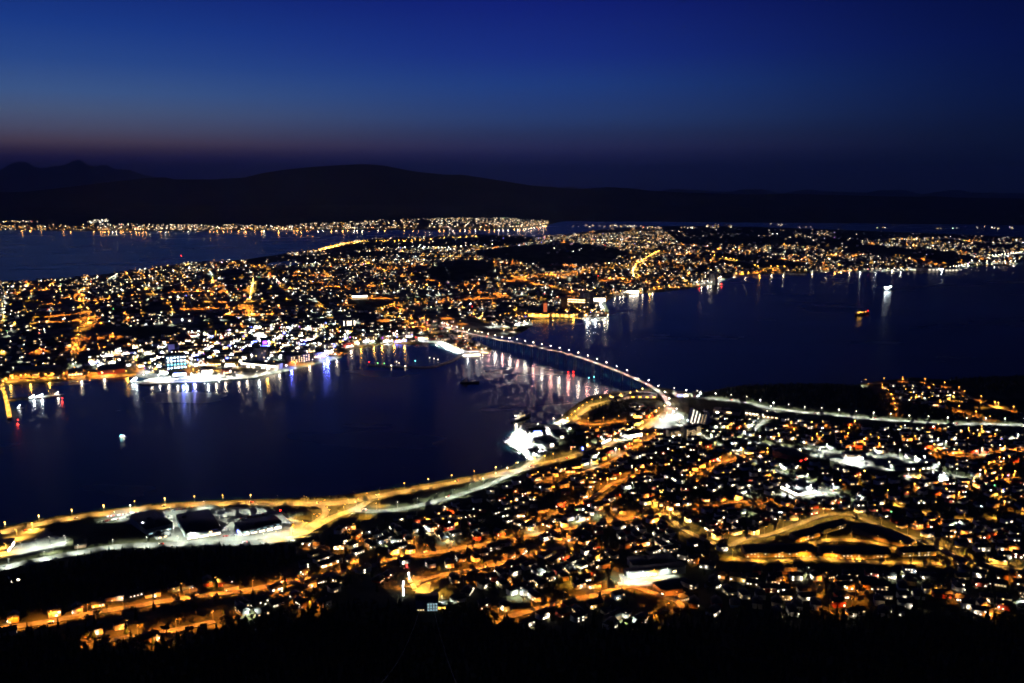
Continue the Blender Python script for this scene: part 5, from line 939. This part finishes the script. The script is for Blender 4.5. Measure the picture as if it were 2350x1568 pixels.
# ------------------------------------------------------------------ cars
def carmesh(nm, paint):
    mb = MB(); pr = [(-2.2, .35), (2.2, .35), (2.2, .85), (1.3, 1.0), (.6, 1.45), (-1.3, 1.45), (-2.1, 1.0)]
    V = [(x, -.9, z) for x, z in pr] + [(x, .9, z) for x, z in pr]; n = len(pr)
    mb.faces(V, [(i, i + n, (i + 1) % n + n, (i + 1) % n) for i in range(n)]); mb.faces([(0, -.9, .9)] + V[:n], [(0, i + 1, (i + 1) % n + 1) for i in range(n)]); mb.faces([(0, .9, .9)] + V[n:], [(0, (i + 1) % n + 1, i + 1) for i in range(n)])
    for x in (-1.4, 1.4):
        for y in (-.82, .82): mb.tube([(x, y - .12, .34), (x, y + .12, .34)], .34, 8)
    return mb.mesh(nm, [paint])
CARM = [carmesh('car_body', M[k]) for k in ('carwhite', 'cardark', 'carred')]; CN = ['white', 'dark', 'red']
def row(a, b_, n, place, rz):
    A = ground([a[0], b_[0]], [a[1], b_[1]])
    for i in range(n):
        if RD.random() < .12: continue
        f = i / (n - 1); x, y = A[0][:2] * (1 - f) + A[1][:2] * f; c_ = RD.choice([0, 0, 1, 2]); o = link('parked_car', CARM[c_], None, (x, y, float(H(x, y)) + .25), rz); tag(o, f'{CN[c_]} parked car, {nth(i)} place from left in the {place}', 'car', 'cars parked in the yards')
row((245, 1187), (325, 1176), 22, 'long row left of the black warehouses', 1.4); row((225, 1200), (295, 1188), 16, 'second row left of the black warehouses', 1.4)
row((398, 1172), (440, 1166), 10, 'row behind the widest warehouse', 1.4); row((388, 1182), (396, 1212), 8, 'row between the two big warehouses', .1); row((548, 1192), (610, 1180), 12, 'row behind the shop by the crane', 1.4); row((515, 1232), (560, 1228), 8, 'row before the shop by the crane', 1.4)
row((60, 1219), (92, 1214), 5, 'row at the left petrol station', .1); row((2075, 1094), (2125, 1104), 9, 'row before the valley shop', 1.5); row((1875, 1130), (1895, 1136), 5, 'row beside the supermarket', .8); row((940, 1333), (952, 1352), 6, 'row on the cable car plaza', .3); row((1880, 1280), (1990, 1284), 14, 'row in the row house yard', 1.5)
HLM = MB(); HLM.boxes([(0, 0)], -.13, .12, .5, .3, 0); HL = HLM.mesh('headlight', [EM['hot']])
def traffic(place, P_, n, f0=0.05, f1=.95, zs=None, off=2.6):
    for i, f in enumerate(np.linspace(f0, f1, n)):
        k = int((f + RD.uniform(-.4, .4) / n) * (len(P_) - 2)); k = max(0, min(len(P_) - 2, k)); d = P_[k + 1] - P_[k]; rz = math.atan2(d[1], d[0]); fwd = RD.random() < .5
        nx, ny = -math.sin(rz), math.cos(rz); sg = 1 if fwd else -1; rz2 = rz if fwd else rz + math.pi; z = P_[k][2] + .15 if zs else float(H(P_[k][0], P_[k][1])) + .9; c_ = RD.randrange(3)
        t = thing('car', f'{CN[c_]} car driving with lights on, {nth(i)} car from left along the {place}', 'car', (P_[k][0] - nx * sg * off, P_[k][1] - ny * sg * off, z), rz2, 'cars driving on the lit roads'); b_ = link('body', CARM[c_], t)
        for y in (-.6, .6): h_ = link('headlight', HL, t, (2.25, y, .72)); q_ = link('tail_light', HL, t, (-2.25, y, .8)); slotmat(q_, EM['taillight'])
traffic('arching bridge', BR, 9, zs=True, off=2); traffic('shore highway', RW['shore highway'], 12); traffic('white northern highway', RW['white northern highway'], 6); traffic('church road', RW['church road'], 5); traffic('lower white road', RW['lower white road'], 3); traffic('white lower harbour road', RW['white lower harbour road'], 4); traffic('long orange street', RW['long orange street'], 4)
# roundabout centre
p = G(797, 1166)
mb = MB(); K_ = 24; V = [(0, 0, 1.0)] + [(13 * math.cos(6.283 * i / K_), 13 * math.sin(6.283 * i / K_), .6) for i in range(K_)] + [(13 * math.cos(6.283 * i / K_), 13 * math.sin(6.283 * i / K_), -1) for i in range(K_)]
mb.faces(V, [(0, 1 + i, 1 + (i + 1) % K_) for i in range(K_)] + [(1 + i, 1 + K_ + i, 1 + K_ + (i + 1) % K_, 1 + (i + 1) % K_) for i in range(K_)]); o = mb.build('traffic_island', [M['ground']]); o.location = tuple(p); tag(o, kind='structure')
